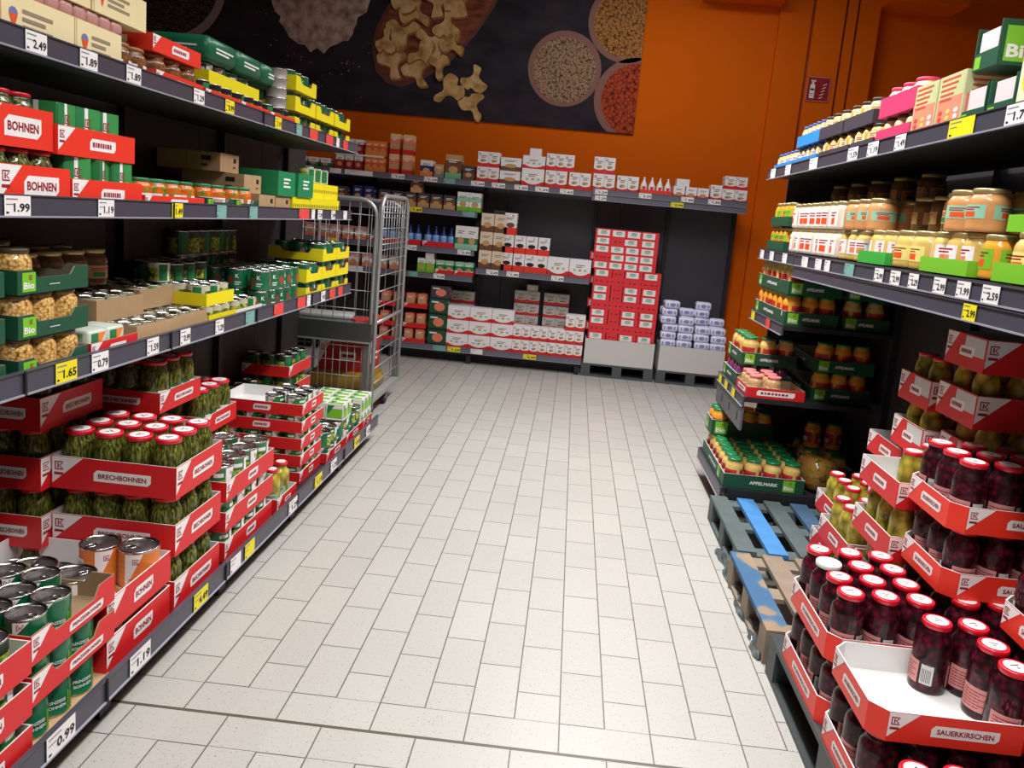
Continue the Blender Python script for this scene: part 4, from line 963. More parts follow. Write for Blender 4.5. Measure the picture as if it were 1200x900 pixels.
T_yt = tray(.30, .52, .055, outer=YEL, inner=BROWN2, text=None, sides='FR', tri=False)
put(T_yt, (-1.73, 3.56, Z1+.092), 'yellow tray above the black cans under green can packs', 'tray')
row_fill(C_gpack, -1.87, -1.59, 3.32, 3.80, 2, 4, Z1+.096, 1, 'green can', 'yellow tray above black cans', 'can', 'green cans under the wrapped packs')
P_gpk = carton('green_can_pack', .28, .27, .10, C('green wrapped pack', 24, 104, 70, rough=.3, noise=.15, nscale=20), d_plainline, 'FR', .03)
for j in range(3): put(P_gpk, (-1.71, 3.42+.28*j, Z1+.185), f'green wrapped can pack high on the left, {ORD[j]} from front', 'pack', 'green wrapped packs high on the left')
for k in range(4): put(C_grey, (-1.575, 4.04-.02, Z1+.092+.0475*k), f'flat grey tin in the tall stack, {ORD[k]} up', 'tin', 'flat grey tins')
T_ya = tray(.30, .32, .075, outer=YEL, inner=BROWN2, text=None, sides='FR', tri=False, notch=.45)
for j, y in enumerate((4.33, 4.67, 5.01)):
    for k in range(3 - j if j < 2 else 2):
        z = Z1+.105*k
        put(T_ya, (-1.68, y, z), f'yellow notched tray on top shelf, {ORD[j]} stack, {ORD[k]} up', 'tray', 'yellow trays on top shelf')
        row_fill(C_bowl, -1.82, -1.54, y-.15, y+.15, 2, 3, z+.004, 1, 'green can', f'top-shelf yellow stack {ORD[j]}, {ORD[k]} up', 'can', 'green cans in top-shelf yellow trays', 'all')

# ================================================================== roll cage at the end of the left gondola
RC = bpy.data.objects.new('roll_cage', None); COL.objects.link(RC); RC.location = (-1.8, 6.2, 0)
tag(RC, 'zinc wire roll cage on wheels standing beyond the left shelves', 'roll cage')
def rc(name, b, label=None, parent=None): o = ob(name, b, parent or RC, (0, 0, 0)); b and None; o.data.transform(Matrix.Translation((1.8, -6.2, 0))); 
def rcb(name, b, label=None):
    me = b.mesh(name); me.transform(Matrix.Translation((1.8, -6.2, 0))); return ob(name, me, RC, label=label)
x0, x1, y0, y1 = -2.18, -1.43, 5.74, 6.62
def arch(p0, p1, z0, z1, r, mbx, rad=.016):
    P0, P1 = Vector(p0), Vector(p1); d = (P1-P0).normalized(); pts = [P0+Vector((0, 0, z0))]
    for k in range(6):
        a = math.pi/2*k/5; pts.append(P0+d*(r-r*math.cos(a))+Vector((0, 0, z1-r+r*math.sin(a))))
    for k in range(6):
        a = math.pi/2*k/5; pts.append(P1-d*(r-r*math.sin(a))+Vector((0, 0, z1-r+r*math.cos(a))))
    pts.append(P1+Vector((0, 0, z0))); mbx.tube(pts, rad, STEEL, 8)
q = MB(); arch((x1, y0, 0), (x1, y1, 0), .17, 1.70, .12, q)
rcb('side_frame', q)
q = MB()
for k in range(12): z = .28+.118*k; q.tube([(x1, y0, z), (x1, y1, z)], .004 if k not in (4,) else .014, STEEL, 5)
for k in range(1, 10): q.tube([(x1-.005, y0+.088*k, 1.18), (x1-.005, y0+.088*k, 1.68)], .004, STEEL, 5)
for k in range(6): q.tube([(x1, y0, 1.22+.08*k), (x1, y1, 1.22+.08*k)], .003, STEEL, 4)
rcb('side_mesh', q)
q = MB(); arch((x0, y0, 0), (x1-.035, y0, 0), .17, 1.66, .12, q)
q.box(x1-.075, x1-.035, y0-.02, y0+.02, .17, .58, C('cage post', 120, 122, 122, rough=.4, metal=.5)); rcb('front_frame', q)
q = MB()
for k in range(13): q.tube([(x0+.055*k, y0, .18), (x0+.055*k, y0, .60)], .003, STEEL, 4)
for k in range(4): q.tube([(x0, y0-.004, .22+.115*k), (x1-.04, y0-.004, .22+.115*k)], .003, STEEL, 4)
for k in range(9): q.tube([(x0+.085*k, y0, .76), (x0+.085*k, y0, 1.64)], .003, STEEL, 4)
for k in range(6): q.tube([(x0, y0-.004, .85+.14*k), (x1-.04, y0-.004, .85+.14*k)], .003, STEEL, 4)
rcb('front_mesh', q)
q = MB(); arch((x0, y1, 0), (x1-.035, y1, 0), .17, 1.66, .12, q)
for k in range(9): q.tube([(x0+.085*k, y1, .2), (x0+.085*k, y1, 1.64)], .003, STEEL, 4)
rcb('rear_frame', q)
q = MB(); q.box(x0, x1-.02, y0-.02, y0+.38, .735, .745, C('sheet steel', 128, 132, 130, rough=.35, metal=.6)); q.box(x0, x1-.02, y0-.03, y0-.02, .60, .745, C('sheet steel dark', 92, 98, 96, rough=.35, metal=.6)); q.box(x0, x1-.02, y0-.05, y0-.02, .60, .608, STEEL)
rcb('steel_shelf', q)
q = MB(); q.box(x0, x1+.015, y0-.02, y1+.03, .135, .17, C('cage deck', 150, 150, 144, rough=.5)); rcb('deck', q)
def caster(cx, cy):
    q = MB(); n = 20; r = .062
    for e in (-.02,):
        q.add([(cx-.018, cy+r*math.cos(2*math.pi*i/n), r+r*math.sin(2*math.pi*i/n)) for i in range(n)]+[(cx+.018, cy+r*math.cos(2*math.pi*i/n), r+r*math.sin(2*math.pi*i/n)) for i in range(n)],
              [tuple(range(n-1, -1, -1)), tuple(range(n, 2*n))]+[(i, (i+1) % n, n+(i+1) % n, n+i) for i in range(n)], RUB)
    q.add([(cx+.0186, cy+.02*math.cos(2*math.pi*i/10), r+.02*math.sin(2*math.pi*i/10)) for i in range(10)], [tuple(range(10))], STEEL)
    q.box(cx-.026, cx-.02, cy-.02, cy+.02, r, .135, STEEL); q.box(cx+.02, cx+.026, cy-.015, cy+.015, r, .135, STEEL)
    rcb('caster', q)
for cx in (x0+.06, x1-.04):
    for cy_ in (y0+.12, y1-.30): caster(cx, cy_)
P_cbx = carton('cardboard_carton', .42, .30, .26, C('red cage carton', 176, 40, 40), d_k, 'FR')
put(P_cbx, (-1.74, 6.2, .30), 'red carton lying inside the roll cage', 'carton')
b_ = MB(); b_.rbox(-.28, .28, -.2, .2, 0, .13, C('foil yellow', 150, 116, 40, rough=.35, noise=.6, nscale=12, bump=.8), .05)
tag(ob('crumpled_bag', b_, None, (-1.74, 6.12, .17)), 'crumpled yellow foil bag at the bottom of the roll cage', 'bag')
b_ = MB(); b_.box(-.10, .10, -.07, .07, 0, .012, C('clip red', 214, 50, 44)); b_.box(.06, .1, -.07, .07, .012, .05, C('clip red', 214, 50, 44))
tag(ob('plastic_clip', b_, None, (-1.55, 5.9, .745), .6), 'red plastic clip lying on the steel shelf of the roll cage', 'clip')
b_ = MB(); b_.rbox(-.2, .2, -.1, .1, 0, .04, C('film white', 190, 188, 184, rough=.3), .015)
tag(ob('plastic_film', b_, None, (-1.85, 5.92, .745), .1), 'folded clear packing film on the roll cage shelf', 'packing film')

# ================================================================== back wall unit
q1 = MB()
for k in range(5): q1.box(-4.6+1.27*k, -4.6+1.27*(k+1)-.006, 8.85, 8.88, .08, 1.93, SHELFB)
q2 = MB(); q2.box(-3.6, .18, 8.40, 8.86, .09, .175, SHELF); q2.box(-3.6, .18, 8.5, 8.86, 0, .09, RUB)
ps = [('back_panel', q1), ('base_deck', q2)]
for k in range(6):
    u = MB(); xx = (-3.55, -2.3, -1.04, .2, 1.0, 1.72)[k]; u.box(xx-.02, xx+.02, 8.80, 8.85, 0, 1.93, SHELF)
    if k == 5:
        for j in range(26): u.box(xx-.006, xx+.006, 8.797, 8.80, .12+.07*j, .155+.07*j, BLACK)
    ps.append(('upright', u))
for xx in (-1.9, -1.04, .15): u = MB(); u.box(xx-.025, xx+.025, 8.38, 8.43, 0, .1, SHELF); ps.append(('base_foot', u))
frame('shelving_frame', 'black shelving frame along the orange back wall', ps, (-1.2, 8.8, 0))
YB = 8.35
shelf('F', YB, -3.6, .12, .45, 1.965, 'long top shelf of the back wall with red and white rice boxes, left part', [(-3.1, '', 'y', 0, .1), (-2.9, '1.29', 'w', 0, .12), (-2.6, '', 'w', 0, .12), (-2.35, '', 'w', 0, .3), (-1.93, '1.29', 'w', 0, .14), (-1.58, '1.19', 'w', 0, .14), (-1.38, '', 'g', 0, .12), (-1.08, '1.29', 'w', 0, .14), (-.86, '1.29', 'w', 0, .14), (-.62, '1.29', 'w', 0, .14), (-.4, '1.39', 'w', 0, .14), (-.14, '1.69', 'w', 0, .14)], 'back wall shelves', rail_mat=RAILB, rail_z=1.912, rail_h=.058)
shelf('F', YB, .13, 1.74, .45, 1.975, 'top shelf of the back wall above the pallets, right part', [(.22, '1.29', 'w', 0, .13), (.68, '2.29', 'w', 0, .13), (1.12, '1.99', 'w', 0, .13), (1.40, '1.99', 'w', 0, .13), (.221, '1.29', 'w', 1, .12), (1.02, '0.99', 'y', 1, .13)], 'back wall shelves', rail_mat=RAILB, rail_z=1.94, rail_h=.06, double=True)
for z, nm, tags in ((1.64, 'upper', [(-1.72, '1.69', 'y', 0, .14), (-1.15, '', 'g', 0, .13)]), (1.235, 'middle', [(-1.74, '1.29', 'w', 0, .12), (-1.17, '2.49', 'w', 0, .14), (-2.6, '', 'y', 0, .12)]), (.955, 'lower', [(-1.70, '', 'g', 0, .1), (-1.42, '0.69', 'w', 0, .12), (-2.4, '', 'w', 0, .3)])):
    shelf('F', YB, -3.6, -1.06, .45, z, f'{nm} short shelf in the left bay of the back wall', tags, 'back wall shelves', rail_mat=RAILB, rail_z=z-.055, rail_h=.06)
shelf('F', YB, -1.03, .19, .45, 1.055, 'shelf in the second bay of the back wall carrying brown and red packs', [(-.85, '2.29', 'w', 0, .13), (-.63, '1.49', 'w', 0, .13), (-.15, '1.29', 'w', 0, .13)], 'back wall shelves', rail_mat=RAILB, rail_z=.995, rail_h=.062)
shelf('F', YB, -3.6, .19, .03, .175, 'lowest price ledge of the back wall', [(-1.36, '', 'g', 0, .14), (-1.2, '1.29', 'y', 0, .14), (-.95, '', 'w', 0, .13), (-.37, '0.99', 'y', 0, .14)], 'back wall shelves', rail_mat=RAILB, rail_z=.12, rail_h=.062)
def bx(w_, h, deco, base=WHITE, d=.16, nm='rice_carton', soft=0): return carton(nm, w_, d, h, base, deco, 'FRL', soft)
def rowx(spec, xa, xb, n, z, desc, where, cat, group, y=8.46): line(spec, 'x', xa, xb, n, y, z, desc, where, cat, group, first='left')
Zt = 1.966
P_red = bx(.085, .15, d_pack(C('dark red', 160, 26, 40), C('dark red', 160, 26, 40), WHITE), C('dark red', 160, 26, 40), nm='coffee_pack'); P_orp = bx(.075, .15, d_pack(OR, ORR, OR), OR, nm='coffee_pack'); P_bxl = bx(.10, .205, d_pack(RED, TAN, SALM, C('peach', 240, 190, 140)), C('peach', 240, 190, 140), nm='tall_box')
for k in range(2):
    rowx(P_red, -2.62, -2.32, 3, Zt+.17*k, 'dark red pack on the back top shelf', ['lower row', 'upper row'][k], 'pack', 'dark red packs')
    rowx(P_orp, -2.30, -2.08, 3, Zt+.17*k, 'orange pack on the back top shelf', ['lower row', 'upper row'][k], 'pack', 'orange packs')
    rowx(P_bxl, -2.06, -1.78, 2, Zt+.207*k, 'tall peach and red box on back top shelf', ['lower row', 'upper row'][k], 'box', 'peach and red boxes')
tw = carton('cardboard_tray', .52, .18, .018, WHITE); put(tw, (-2.36, 8.46, Zt+.151), 'thin white tray between the red and orange packs', 'tray')
rowx(bx(.10, .10, d_pack(GREEN, WHITE), WHITE, nm='tea_box'), -3.3, -2.66, 5, Zt, 'small green and white box', 'at far left of back top shelf', 'box', 'small boxes at far left')
rowx(bx(.13, .17, d_pack(OR, NAVY, WHITE), WHITE, nm='rice_carton'), -1.72, -1.56, 1, Zt, 'white pack with orange foot on the back top shelf', '', 'pack', None)
rowx(bx(.10, .14, d_pack(GINK, TAN), GREYW, nm='rice_carton'), -1.55, -1.46, 1, Zt, 'small grey pack beside the brown sack', '', 'pack', None)
rowx(bx(.17, .25, d_pack(C('mint green', 110, 180, 130), BRN, BRN, TAN), BRN, nm='grain_sack', soft=.03), -1.44, -1.27, 1, Zt, 'tall brown sack with mint foot on the back top shelf', '', 'sack', None)
rowx(bx(.12, .15, d_pack(BRN, DKGREY), BRN, nm='grain_sack'), -1.25, -1.13, 1, Zt, 'dark brown pack left of the rice boxes', '', 'pack', None)
P_r = bx(.232, .155, d_rice); P_rb = bx(.232, .15, d_rice); P_rs = bx(.225, .18, d_rice); P_ov = bx(.235, .18, d_oval)
rowx(P_r, -1.10, -.87, 1, Zt, 'red and white rice carton, bottom of first column', '', 'box', None)
rowx(P_r, -1.10, -.87, 1, Zt+.157, 'red and white rice carton, top of first column', '', 'box', None)
P_rc = bx(.215, .135, d_pack(BRN, WHITE, WHITE)); rowx(P_rc, -.86, -.64, 1, Zt, 'brown footed rice carton, bottom of second column', '', 'box', None); rowx(P_rc, -.86, -.64, 1, Zt+.137, 'brown footed rice carton, top of second column', '', 'box', None)
rowx(P_ov, -.63, -.39, 1, Zt, 'rice carton with wide white oval, bottom of third column', '', 'box', None); rowx(bx(.235, .13, d_oval), -.63, -.39, 1, Zt+.182, 'rice carton with wide white oval, top of third column', '', 'box', None)
rowx(bx(.12, .075, d_plainline, WHITE), -.56, -.44, 1, Zt+.313, 'small white pack alone on the third rice column', '', 'box', None)
for j, xa in enumerate((-.38, -.13, .12, .37)):
    rowx(P_rs, xa, xa+.235, 1, Zt+(0 if xa < .1 else .01), f'red footed rice carton in the bottom row, {ORD[j]} after the ovals', '', 'box', 'bottom row rice cartons')
for j, (xa, ww) in enumerate(((-.38, .2), (-.19, .1), (.12, .22))):
    rowx(bx(ww, .17, d_rice), xa, xa+ww, 1, Zt+.182+(.01 if xa > 0 else 0), f'red footed rice carton standing on the bottom row, {ORD[j]} from left', '', 'box', 'raised rice cartons')
# bottle tray, small cartons, right end
T_sq = tray(.34, .2, .06, outer=RED2, text=None, sides='F', tri=False)
put(T_sq, (.785, 8.46, Zt+.01), 'low red tray of white squeeze bags on the back top shelf', 'tray')
sb = MB(); sb.lathe([(.03, 0), (.036, .02), (.034, .1), (.014, .15), (.008, .17), (.01, .185)], 10, WHITE); 
sbs = MB(); Fr((-.02, -.0365, .03), (1, 0, 0), (0, 0, 1)).poly(sbs, [(0, .06), (.04, .06), (.02, 0)], RED)
S_sq = Spec('squeeze_bag', parts=[('bag_body', sb), ('label', sbs)])
for j in range(4): put(S_sq, (.66+.083*j, 8.42, Zt+.014), f'white squeeze bag in the low red tray, {ORD[j]} from left', 'bag', 'white squeeze bags')
P_sc = bx(.115, .125, d_pack(RED2, WHITE, WHITE))
for j in range(3): rowx(P_sc, .97+.125*j, .97+.125*j+.12, 1, Zt+.01, f'small white pack with red foot, {ORD[j]} right of the squeeze bags', '', 'box', 'small red footed packs')
rowx(bx(.13, .075, d_plainline, WHITE), .99, 1.13, 1, Zt+.136, 'small white pack lying on the red footed packs', '', 'box', None)
rowx(bx(.115, .17, d_rice), 1.355, 1.47, 1, Zt+.01, 'narrow rice carton left of the last row', '', 'box', None)
for j in range(2): rowx(bx(.125, .14, d_rice), 1.475+.13*j, 1.60+.13*j, 1, Zt+.01, f'rice carton at the right end of the back top shelf, {["left","right"][j]}', '', 'box', 'end rice cartons')
rowx(bx(.23, .13, d_rice), 1.49, 1.72, 1, Zt+.152, 'wide rice carton on top at the right shelf end', '', 'box', None)
# bay A contents
P_sn = bx(.12, .15, d_pack(TAN, BRN, DKGREY), BRN, nm='snack_pouch', soft=.02)
P_navy = bx(.10, .17, d_pack(LBLUE, NAVY, NAVY), NAVY, nm='salt_pack')
rowx(P_navy, -2.42, -2.18, 2, 1.641, 'navy blue pack behind the cage', 'upper shelf', 'pack', 'navy packs')
rowx(P_sn, -3.2, -2.46, 5, 1.641, 'brown snack pouch far left of upper back shelf', '', 'pouch', 'far left snack pouches')
rowx(P_sn, -2.14, -1.30, 6, 1.641, 'brown snack pouch on the upper back shelf', '', 'pouch', 'snack pouches'); put(P_sn, (-1.735, 8.46, 1.793), 'brown snack pouch lying on top of the others', 'pouch')
P_wg = bx(.125, .20, d_pack(LGREEN, WHITE, MINT, WHITE), WHITE, nm='flour_bag', soft=.02)
rowx(P_wg, -1.29, -1.03, 2, 1.641, 'white bag with lime green foot on upper back shelf', '', 'bag', 'lime footed bags')
bt = MB(); bt.lathe([(.036, 0), (.038, .02), (.038, .12), (.014, .17), (.013, .20)], 12, [NAVY, LBLUE, NAVY, NAVY]); bl = MB(); bl.lathe([(.0395, .03), (.0395, .10)], 12, C('sky label', 120, 170, 220), caps=False); bc = MB(); bc.lathe([(.016, .20), (.016, .215)], 10, NAVY)
S_bt = Spec('vinegar_bottle', parts=[('bottle_body', bt), ('label', bl), ('cap', bc)])
T_bt = tray(.37, .2, .06, outer=RED, text=None, sides='F')
for t_, xa in enumerate((-2.2, -1.82, -1.645+.02)):
    w_ = (.36, .17, .335)[t_]; put(tray(w_, .2, .06, outer=RED, text=None, sides='F'), (xa+w_/2, 8.46, 1.236), f'red tray of blue bottles, {ORD[t_]} from left', 'tray', 'red bottle trays')
    n = (4, 2, 4)[t_]
    for j in range(n): put(S_bt, (xa+w_*(j+.5)/n, 8.43, 1.241), f'blue bottle with navy cap in {["left","middle","right"][t_]} red tray, {ORD[j]} from left', 'bottle', 'blue bottles')
rowx(bx(.12, .25, d_pack(MINT, GREEN, WHITE, WHITE), MINT, nm='flour_bag', soft=.015), -1.28, -1.04, 2, 1.236, 'tall pale green bag on middle back shelf', '', 'bag', 'pale green bags')
P_mw = bx(.11, .14, d_pack(SALM, WHITE, PINKL), WHITE, nm='mixed_pack')
rowx(P_mw, -3.2, -2.24, 7, 1.236, 'pink and white pack seen through the cage', 'middle back shelf', 'pack', 'pink and white packs behind cage')
rowx(P_mw, -3.2, -1.84, 9, .956, 'pale pack seen through the cage', 'lower back shelf', 'pack', 'pale packs behind cage')
rowx(bx(.09, .15, d_pack(LGREEN, LGREEN, WHITE), LGREEN, nm='soup_bag'), -1.67, -1.48, 2, .956, 'lime green pack on lower back shelf', '', 'pack', 'lime green packs')
put(bx(.09, .06, d_plainline, WHITE, nm='soup_bag'), (-1.54, 8.46, 1.108), 'small white pack on top of the lime green ones', 'pack')
P_gw = bx(.095, .14, d_pack(WHITE, GREEN, MINT), MINT, nm='pasta_bag', soft=.02)
for t_, xa in enumerate((-1.47, -1.26)):
    put(tray(.20, .2, .045, outer=RED, text=None, sides='F'), (xa+.1, 8.46, .956), f'red tray of green bags on lower back shelf, {["left","right"][t_]}', 'tray', 'red trays of green bags')
    for j in range(2): put(P_gw, (xa+.05+.1*j, 8.46, .961), f'green and white bag in the {["left","right"][t_]} red tray, {["left","right"][j]} one', 'bag', 'green and white bags')
P_rn = bx(.09, .15, d_pack(RED2, TAN, SALM), SALM, nm='noodle_bag', soft=.025)
for k, z in enumerate((.176, .345, .56)):
    for t_, xa in enumerate((-2.06, -1.78)):
        w_ = .27 if t_ == 0 else .25
        put(tray(w_, .2, .05, outer=RED, text=None, sides='F'), (xa+w_/2, 8.46, z), f'red tray of noodle bags on the back floor ledge, {["left","right"][t_]}, {ORD[k]} up', 'tray', 'trays of noodle bags')
        for j in range(2): put(P_rn, (xa+w_*(j+.5)/2, 8.46, z+.005), f'tan noodle bag, {["left","right"][t_]} stack level {ORD[k]}, {["left","right"][j]} one', 'bag', 'tan noodle bags')
rowx(P_rn, -3.2, -2.1, 8, .176, 'noodle bag behind the cage on the lowest ledge', '', 'bag', 'noodle bags behind cage')
def d_grb(f, b, w_, h):
    f.rect(b, 0, w_, 0, h*.1, BLACK); f.poly(b, [(w_*(.55+.3*math.cos(k*.63)), h*(.5+.3*math.sin(k*.63))) for k in range(10)], SALM, .001); f.rect(b, w_*.1, w_*.5, h*.75, h*.85, WHITE, .001)
P_dg = bx(.20, .165, d_grb, DGREEN, nm='noodle_box')
for k, z in enumerate((.176, .345, .515)): put(P_dg, (-1.405, 8.46, z), f'dark green noodle box with a salmon print, {ORD[k]} up', 'box', 'dark green noodle boxes')
put(bx(.20, .14, d_grb, DKGREY, nm='noodle_box'), (-1.40, 8.46, .682), 'grey noodle box on top of the dark green ones', 'box')
# bay B contents: floor ledge
P_rw = bx(.237, .148, d_oval)
for k in range(3):
    for j in range(3): put(P_rw, (-1.18+.242*j, 8.46, .176+.150*k), f'white oval rice carton on the back floor ledge, column {["one","two","three"][j]}, {ORD[k]} up', 'box', 'oval rice cartons on the ledge')
for k in range(2):
    for j in range(4): put(bx(.188, .148, d_rice) if (k, j) == (0, 0) else PQ, (-.48+.192*j, 8.46, .176+.150*k), f'rice carton right of the ovals on the ledge, column {["one","two","three","four"][j]}, {ORD[k]} up', 'box', 'rice cartons right of the ovals') if (k, j) != (0, 0) else globals().__setitem__('PQ', bx(.188, .148, d_rice))
put(PQ, (-.48, 8.46, .176), 'rice carton right of the ovals on the ledge, column one, first up', 'box', 'rice cartons right of the ovals')
put(bx(.21, .17, d_rice), (.09, 8.46, .476), 'single rice carton on top at the right end of the ledge', 'box')
# shaded boxes at the rear
P_dr = bx(.28, .13, d_rice, GREYW, d=.14); 
for j, (x, z, l) in enumerate(((-.45, .175, 'left bottom'), (-.12, .175, 'right bottom'))): pass
for x, z, l in ((-.47, .56, 'left lower'), (-.47, .70, 'left upper'), (-.14, .56, 'right lower'), (-.14, .70, 'right upper'), (-1.2, .63, 'far left')): put(P_dr, (x, 8.74, z), f'shaded rice carton at the rear of the second bay, {l}', 'box', 'shaded rice cartons')
put(bx(.12, .07, d_plainline, GREYW, d=.12), (-.42, 8.74, .832), 'small pale carton on top of the shaded rear cartons', 'box')
for x in (-.47, -.14, -1.2):
    for k in range(3 if x > -1 else 3):
        z = .176+.128*k if x > -1 else .176+.15*k
        put(bx(.28, .126 if x > -1 else .148, d_rice, GREYW, d=.14), (x, 8.74, z), f'hidden rear rice carton, column {"left" if x < -1 else "middle" if x < -.3 else "right"}, {ORD[k]} up', 'box', 'rear rice cartons')
# bay B shelf
P_bg = bx(.135, .195, d_pack(BRN, BEIGE, BEIGE), BEIGE, nm='bean_bag', soft=.015)
for k in range(3):
    for j in range(2): put(P_bg, (-.945+.142*j, 8.46, 1.056+.196*k), f'beige pack with brown foot, {["left","right"][j]} column, {ORD[k]} up', 'pack', 'beige packs')
def d_rp(f, b, w_, h):
    f.rect(b, 0, w_, 0, h*.34, RED2); kmark(f, b, w_*.6, h*.84, h*.09); scribble(f, b, w_*.15, h*.7, w_*.6, h*.12, GINK, 2)
    f.poly(b, [(w_*(.5+.35*math.cos(k*.8)), h*(.45+.12*math.sin(k*.8))) for k in range(8)], BLACK if w_ < .125 else BRN, .001)
P_rp = bx(.12, .19, d_rp, WHITE, nm='bean_bag')
for j, x in enumerate((-.71, -.58, -.455, -.335)): put(P_rp, (x, 8.46, 1.056), f'white bag with red foot in the bottom row, {ORD[j]} from left', 'pack', 'bottom row white bags')
for j, x in enumerate((-.71, -.58, -.455, -.325)): put(P_rp, (x, 8.46, 1.247), f'white bag with red foot in the second row, {ORD[j]} from left', 'pack', 'second row white bags')
put(bx(.13, .23, d_rp, WHITE, nm='bean_bag'), (-.70, 8.46, 1.438), 'tall white bag with red foot on the very top', 'pack')
put(bx(.12, .04, None, C('dim brown', 70, 60, 54)), (-.84, 8.6, 1.645), 'dark pack lying behind the tall white bag', 'pack')
for j in range(2): put(bx(.23, .19, d_oval), (-.155+.236*j, 8.46, 1.056), f'rice carton with round white front at right end, {["left","right"][j]}', 'box', 'round front rice cartons')

# ================================================================== pallets at the back
def pallet(x, y, w_, d, label, boards=None, m=None, nb=5, bl=None, h=.144, rot=0, along='y', group=None):
    root = bpy.data.objects.new('wooden_pallet', None); COL.objects.link(root); root.location = (x, y, 0); root.rotation_euler = (0, 0, rot); tag(root, label, 'pallet', group)
    m = m or C('pallet grey', 92, 94, 88, rough=.8, noise=.25, nscale=14); th = .02
    bw = (w_ if along == 'y' else d)/nb*.66
    for k in range(nb):
        t = (k+.5)/nb; q = MB()
        if along == 'y':
            cx = -w_/2+bw/2+(w_-bw)*k/(nb-1); q.box(cx-bw/2, cx+bw/2, -d/2, d/2, h-th, h, boards[k] if boards else m)
        else:
            cx = -d/2+bw/2+(d-bw)*k/(nb-1); q.box(-w_/2, w_/2, cx-bw/2, cx+bw/2, h-th, h, boards[k] if boards else m)
        ob('top_board', q, root, label=bl[k] if bl else None)
    for k in range(3):
        c_ = (-1+k)*.5
        if along == 'y':
            yy = c_*(d-.1); q = MB(); q.box(-w_/2, w_/2, yy-.05, yy+.05, h-2*th, h-th, m); ob('stringer_board', q, root)
        else:
            xx = c_*(w_-.1); q = MB(); q.box(xx-.05, xx+.05, -d/2, d/2, h-2*th, h-th, m); ob('stringer_board', q, root)
        for j in range(3):
            e = (-1+j)*.5; q = MB()
            if along == 'y': q.box(e*(w_-.1)-.05, e*(w_-.1)+.05, yy-.05, yy+.05, .018, h-2*th, m)
            else: q.box(xx-.05, xx+.05, e*(d-.1)-.05, e*(d-.1)+.05, .018, h-2*th, m)
            ob('pallet_block', q, root)
        q = MB(); e = c_
        if along == 'y': q.box(e*(w_-.1)-.05, e*(w_-.1)+.05, -d/2, d/2, 0, .018, m)
        else: q.box(-w_/2, w_/2, e*(d-.1)-.05, e*(d-.1)+.05, 0, .018, m)
        ob('bottom_board', q, root)
    return root
GP = C('pallet plastic grey', 78, 82, 84, rough=.6, noise=.15, nscale=8)
pallet(.585, 8.60, .78, .46, 'grey pallet under the tall stack of red and white packs', m=GP, along='x', group=None)
pallet(1.38, 8.60, .74, .46, 'grey pallet under the heap of lilac packs', m=GP, along='x')
def skirt(xa, xb, label):
    b = MB(); t = .006; h = .27
    b.box(xa, xb, 8.37, 8.37+t, 0, h, GREYW); b.box(xa, xa+t, 8.37+t, 8.80, 0, h, GREYW); b.box(xb-t, xb, 8.37+t, 8.80, 0, h, GREYW); b.box(xa+t, xb-t, 8.80-t, 8.80, 0, h, GREYW)
    b.box(xa+t, xb-t, 8.37+t, 8.80-t, 0, .004, GREYW)
    tag(ob('pallet_carton', b, None, (0, 0, .145)), label, 'carton')
skirt(.215, .965, 'plain white carton rim around the red and white stack'); skirt(1.02, 1.72, 'plain white carton rim around the lilac packs')
def d_swh(f, b, w_, h):
    f.rect(b, w_*.1, w_*.78, h*.12, h*.86, WHITE); f.poly(b, [(w_*.45+w_*.2*math.cos(k), h*.5+h*.22*math.sin(k)) for k in range(6)], MINT, .001); f.rect(b, w_*.3, w_*.6, h*.66, h*.74, GINK, .001)
def d_sred(f, b, w_, h): f.rect(b, w_*.2, w_*.35, h*.35, h*.6, DRED); f.rect(b, w_*.55, w_*.8, h*.4, h*.55, DRED)
P_sw = carton('sugar_pack', .19, .12, .084, C('pack red', 226, 48, 56, rough=.45), d_swh, 'FLR'); P_se = carton('sugar_pack', .12, .12, .084, C('pack red', 226, 48, 56, rough=.45), d_sred, 'FLR')
pat = ['wewew', 'eeeeeee', 'wewew', 'wewew', 'eeeeeee', 'wewew', 'wewew', 'eeeeeee', 'gewew', 'wwew', 'ewww', 'wewew', 'wgww', 'dddd']
pat = ['w.ew.w', 'w.ew.w']
rows = ['WEWW', 'EEEEEE', 'WEWW', 'WEWW', 'EEEEEE', 'WEWW', 'WEWW', 'EEEEEE', 'WEWW', 'WWWW', 'EEWWW', 'WWWW', 'WEWW', 'WWWW']
z = .15; kk = 0
for k in range(17):
    rr = ['WEWW', 'EEEEEE', 'WEWW'][k] if k < 3 else rows[(k-3) % len(rows)]
    tot = sum(.19 if c == 'W' else .12 for c in rr); xa = .24+(.70-tot)/2 if k < 12 else .20+(.70-tot)/2
    xa = .235 if k < 12 else .21
    wid = .715 if k < 12 else .67; gap = (wid-tot)/(len(rr)-1)
    for j, c in enumerate(rr):
        ww = .19 if c == 'W' else .12
        lab = f'{"white fronted" if c == "W" else "red end-on"} sugar pack in the tall stack, row {k+1} from below, {ORD[j]} across'
        put(P_sw if c == 'W' else P_se, (xa+ww/2+gap*0+j*0, 8.455, z), lab, 'pack', 'packs of the tall red and white stack'); xa += ww+gap
        if k > 3 and j == 0: put(P_sw, (xa-ww/2-gap, 8.60, z), f'sugar pack behind the front of the tall stack, row {k+1} from below', 'pack', 'packs behind the stack front')
    z += .0852
P_li = carton('lilac_pack', .165, .13, .082, LILAC, lambda f, b, w_, h: (f.poly(b, [(w_*(.5+.2*math.cos(k)), h*(.5+.26*math.sin(k))) for k in range(6)], LILD), f.rect(b, w_*.75, w_*.86, h*.3, h*.7, LILD), f.rect(b, w_*.12, w_*.2, h*.3, h*.7, LILD)), 'FLR', .02)
hts = [9, 7, 7, 6]
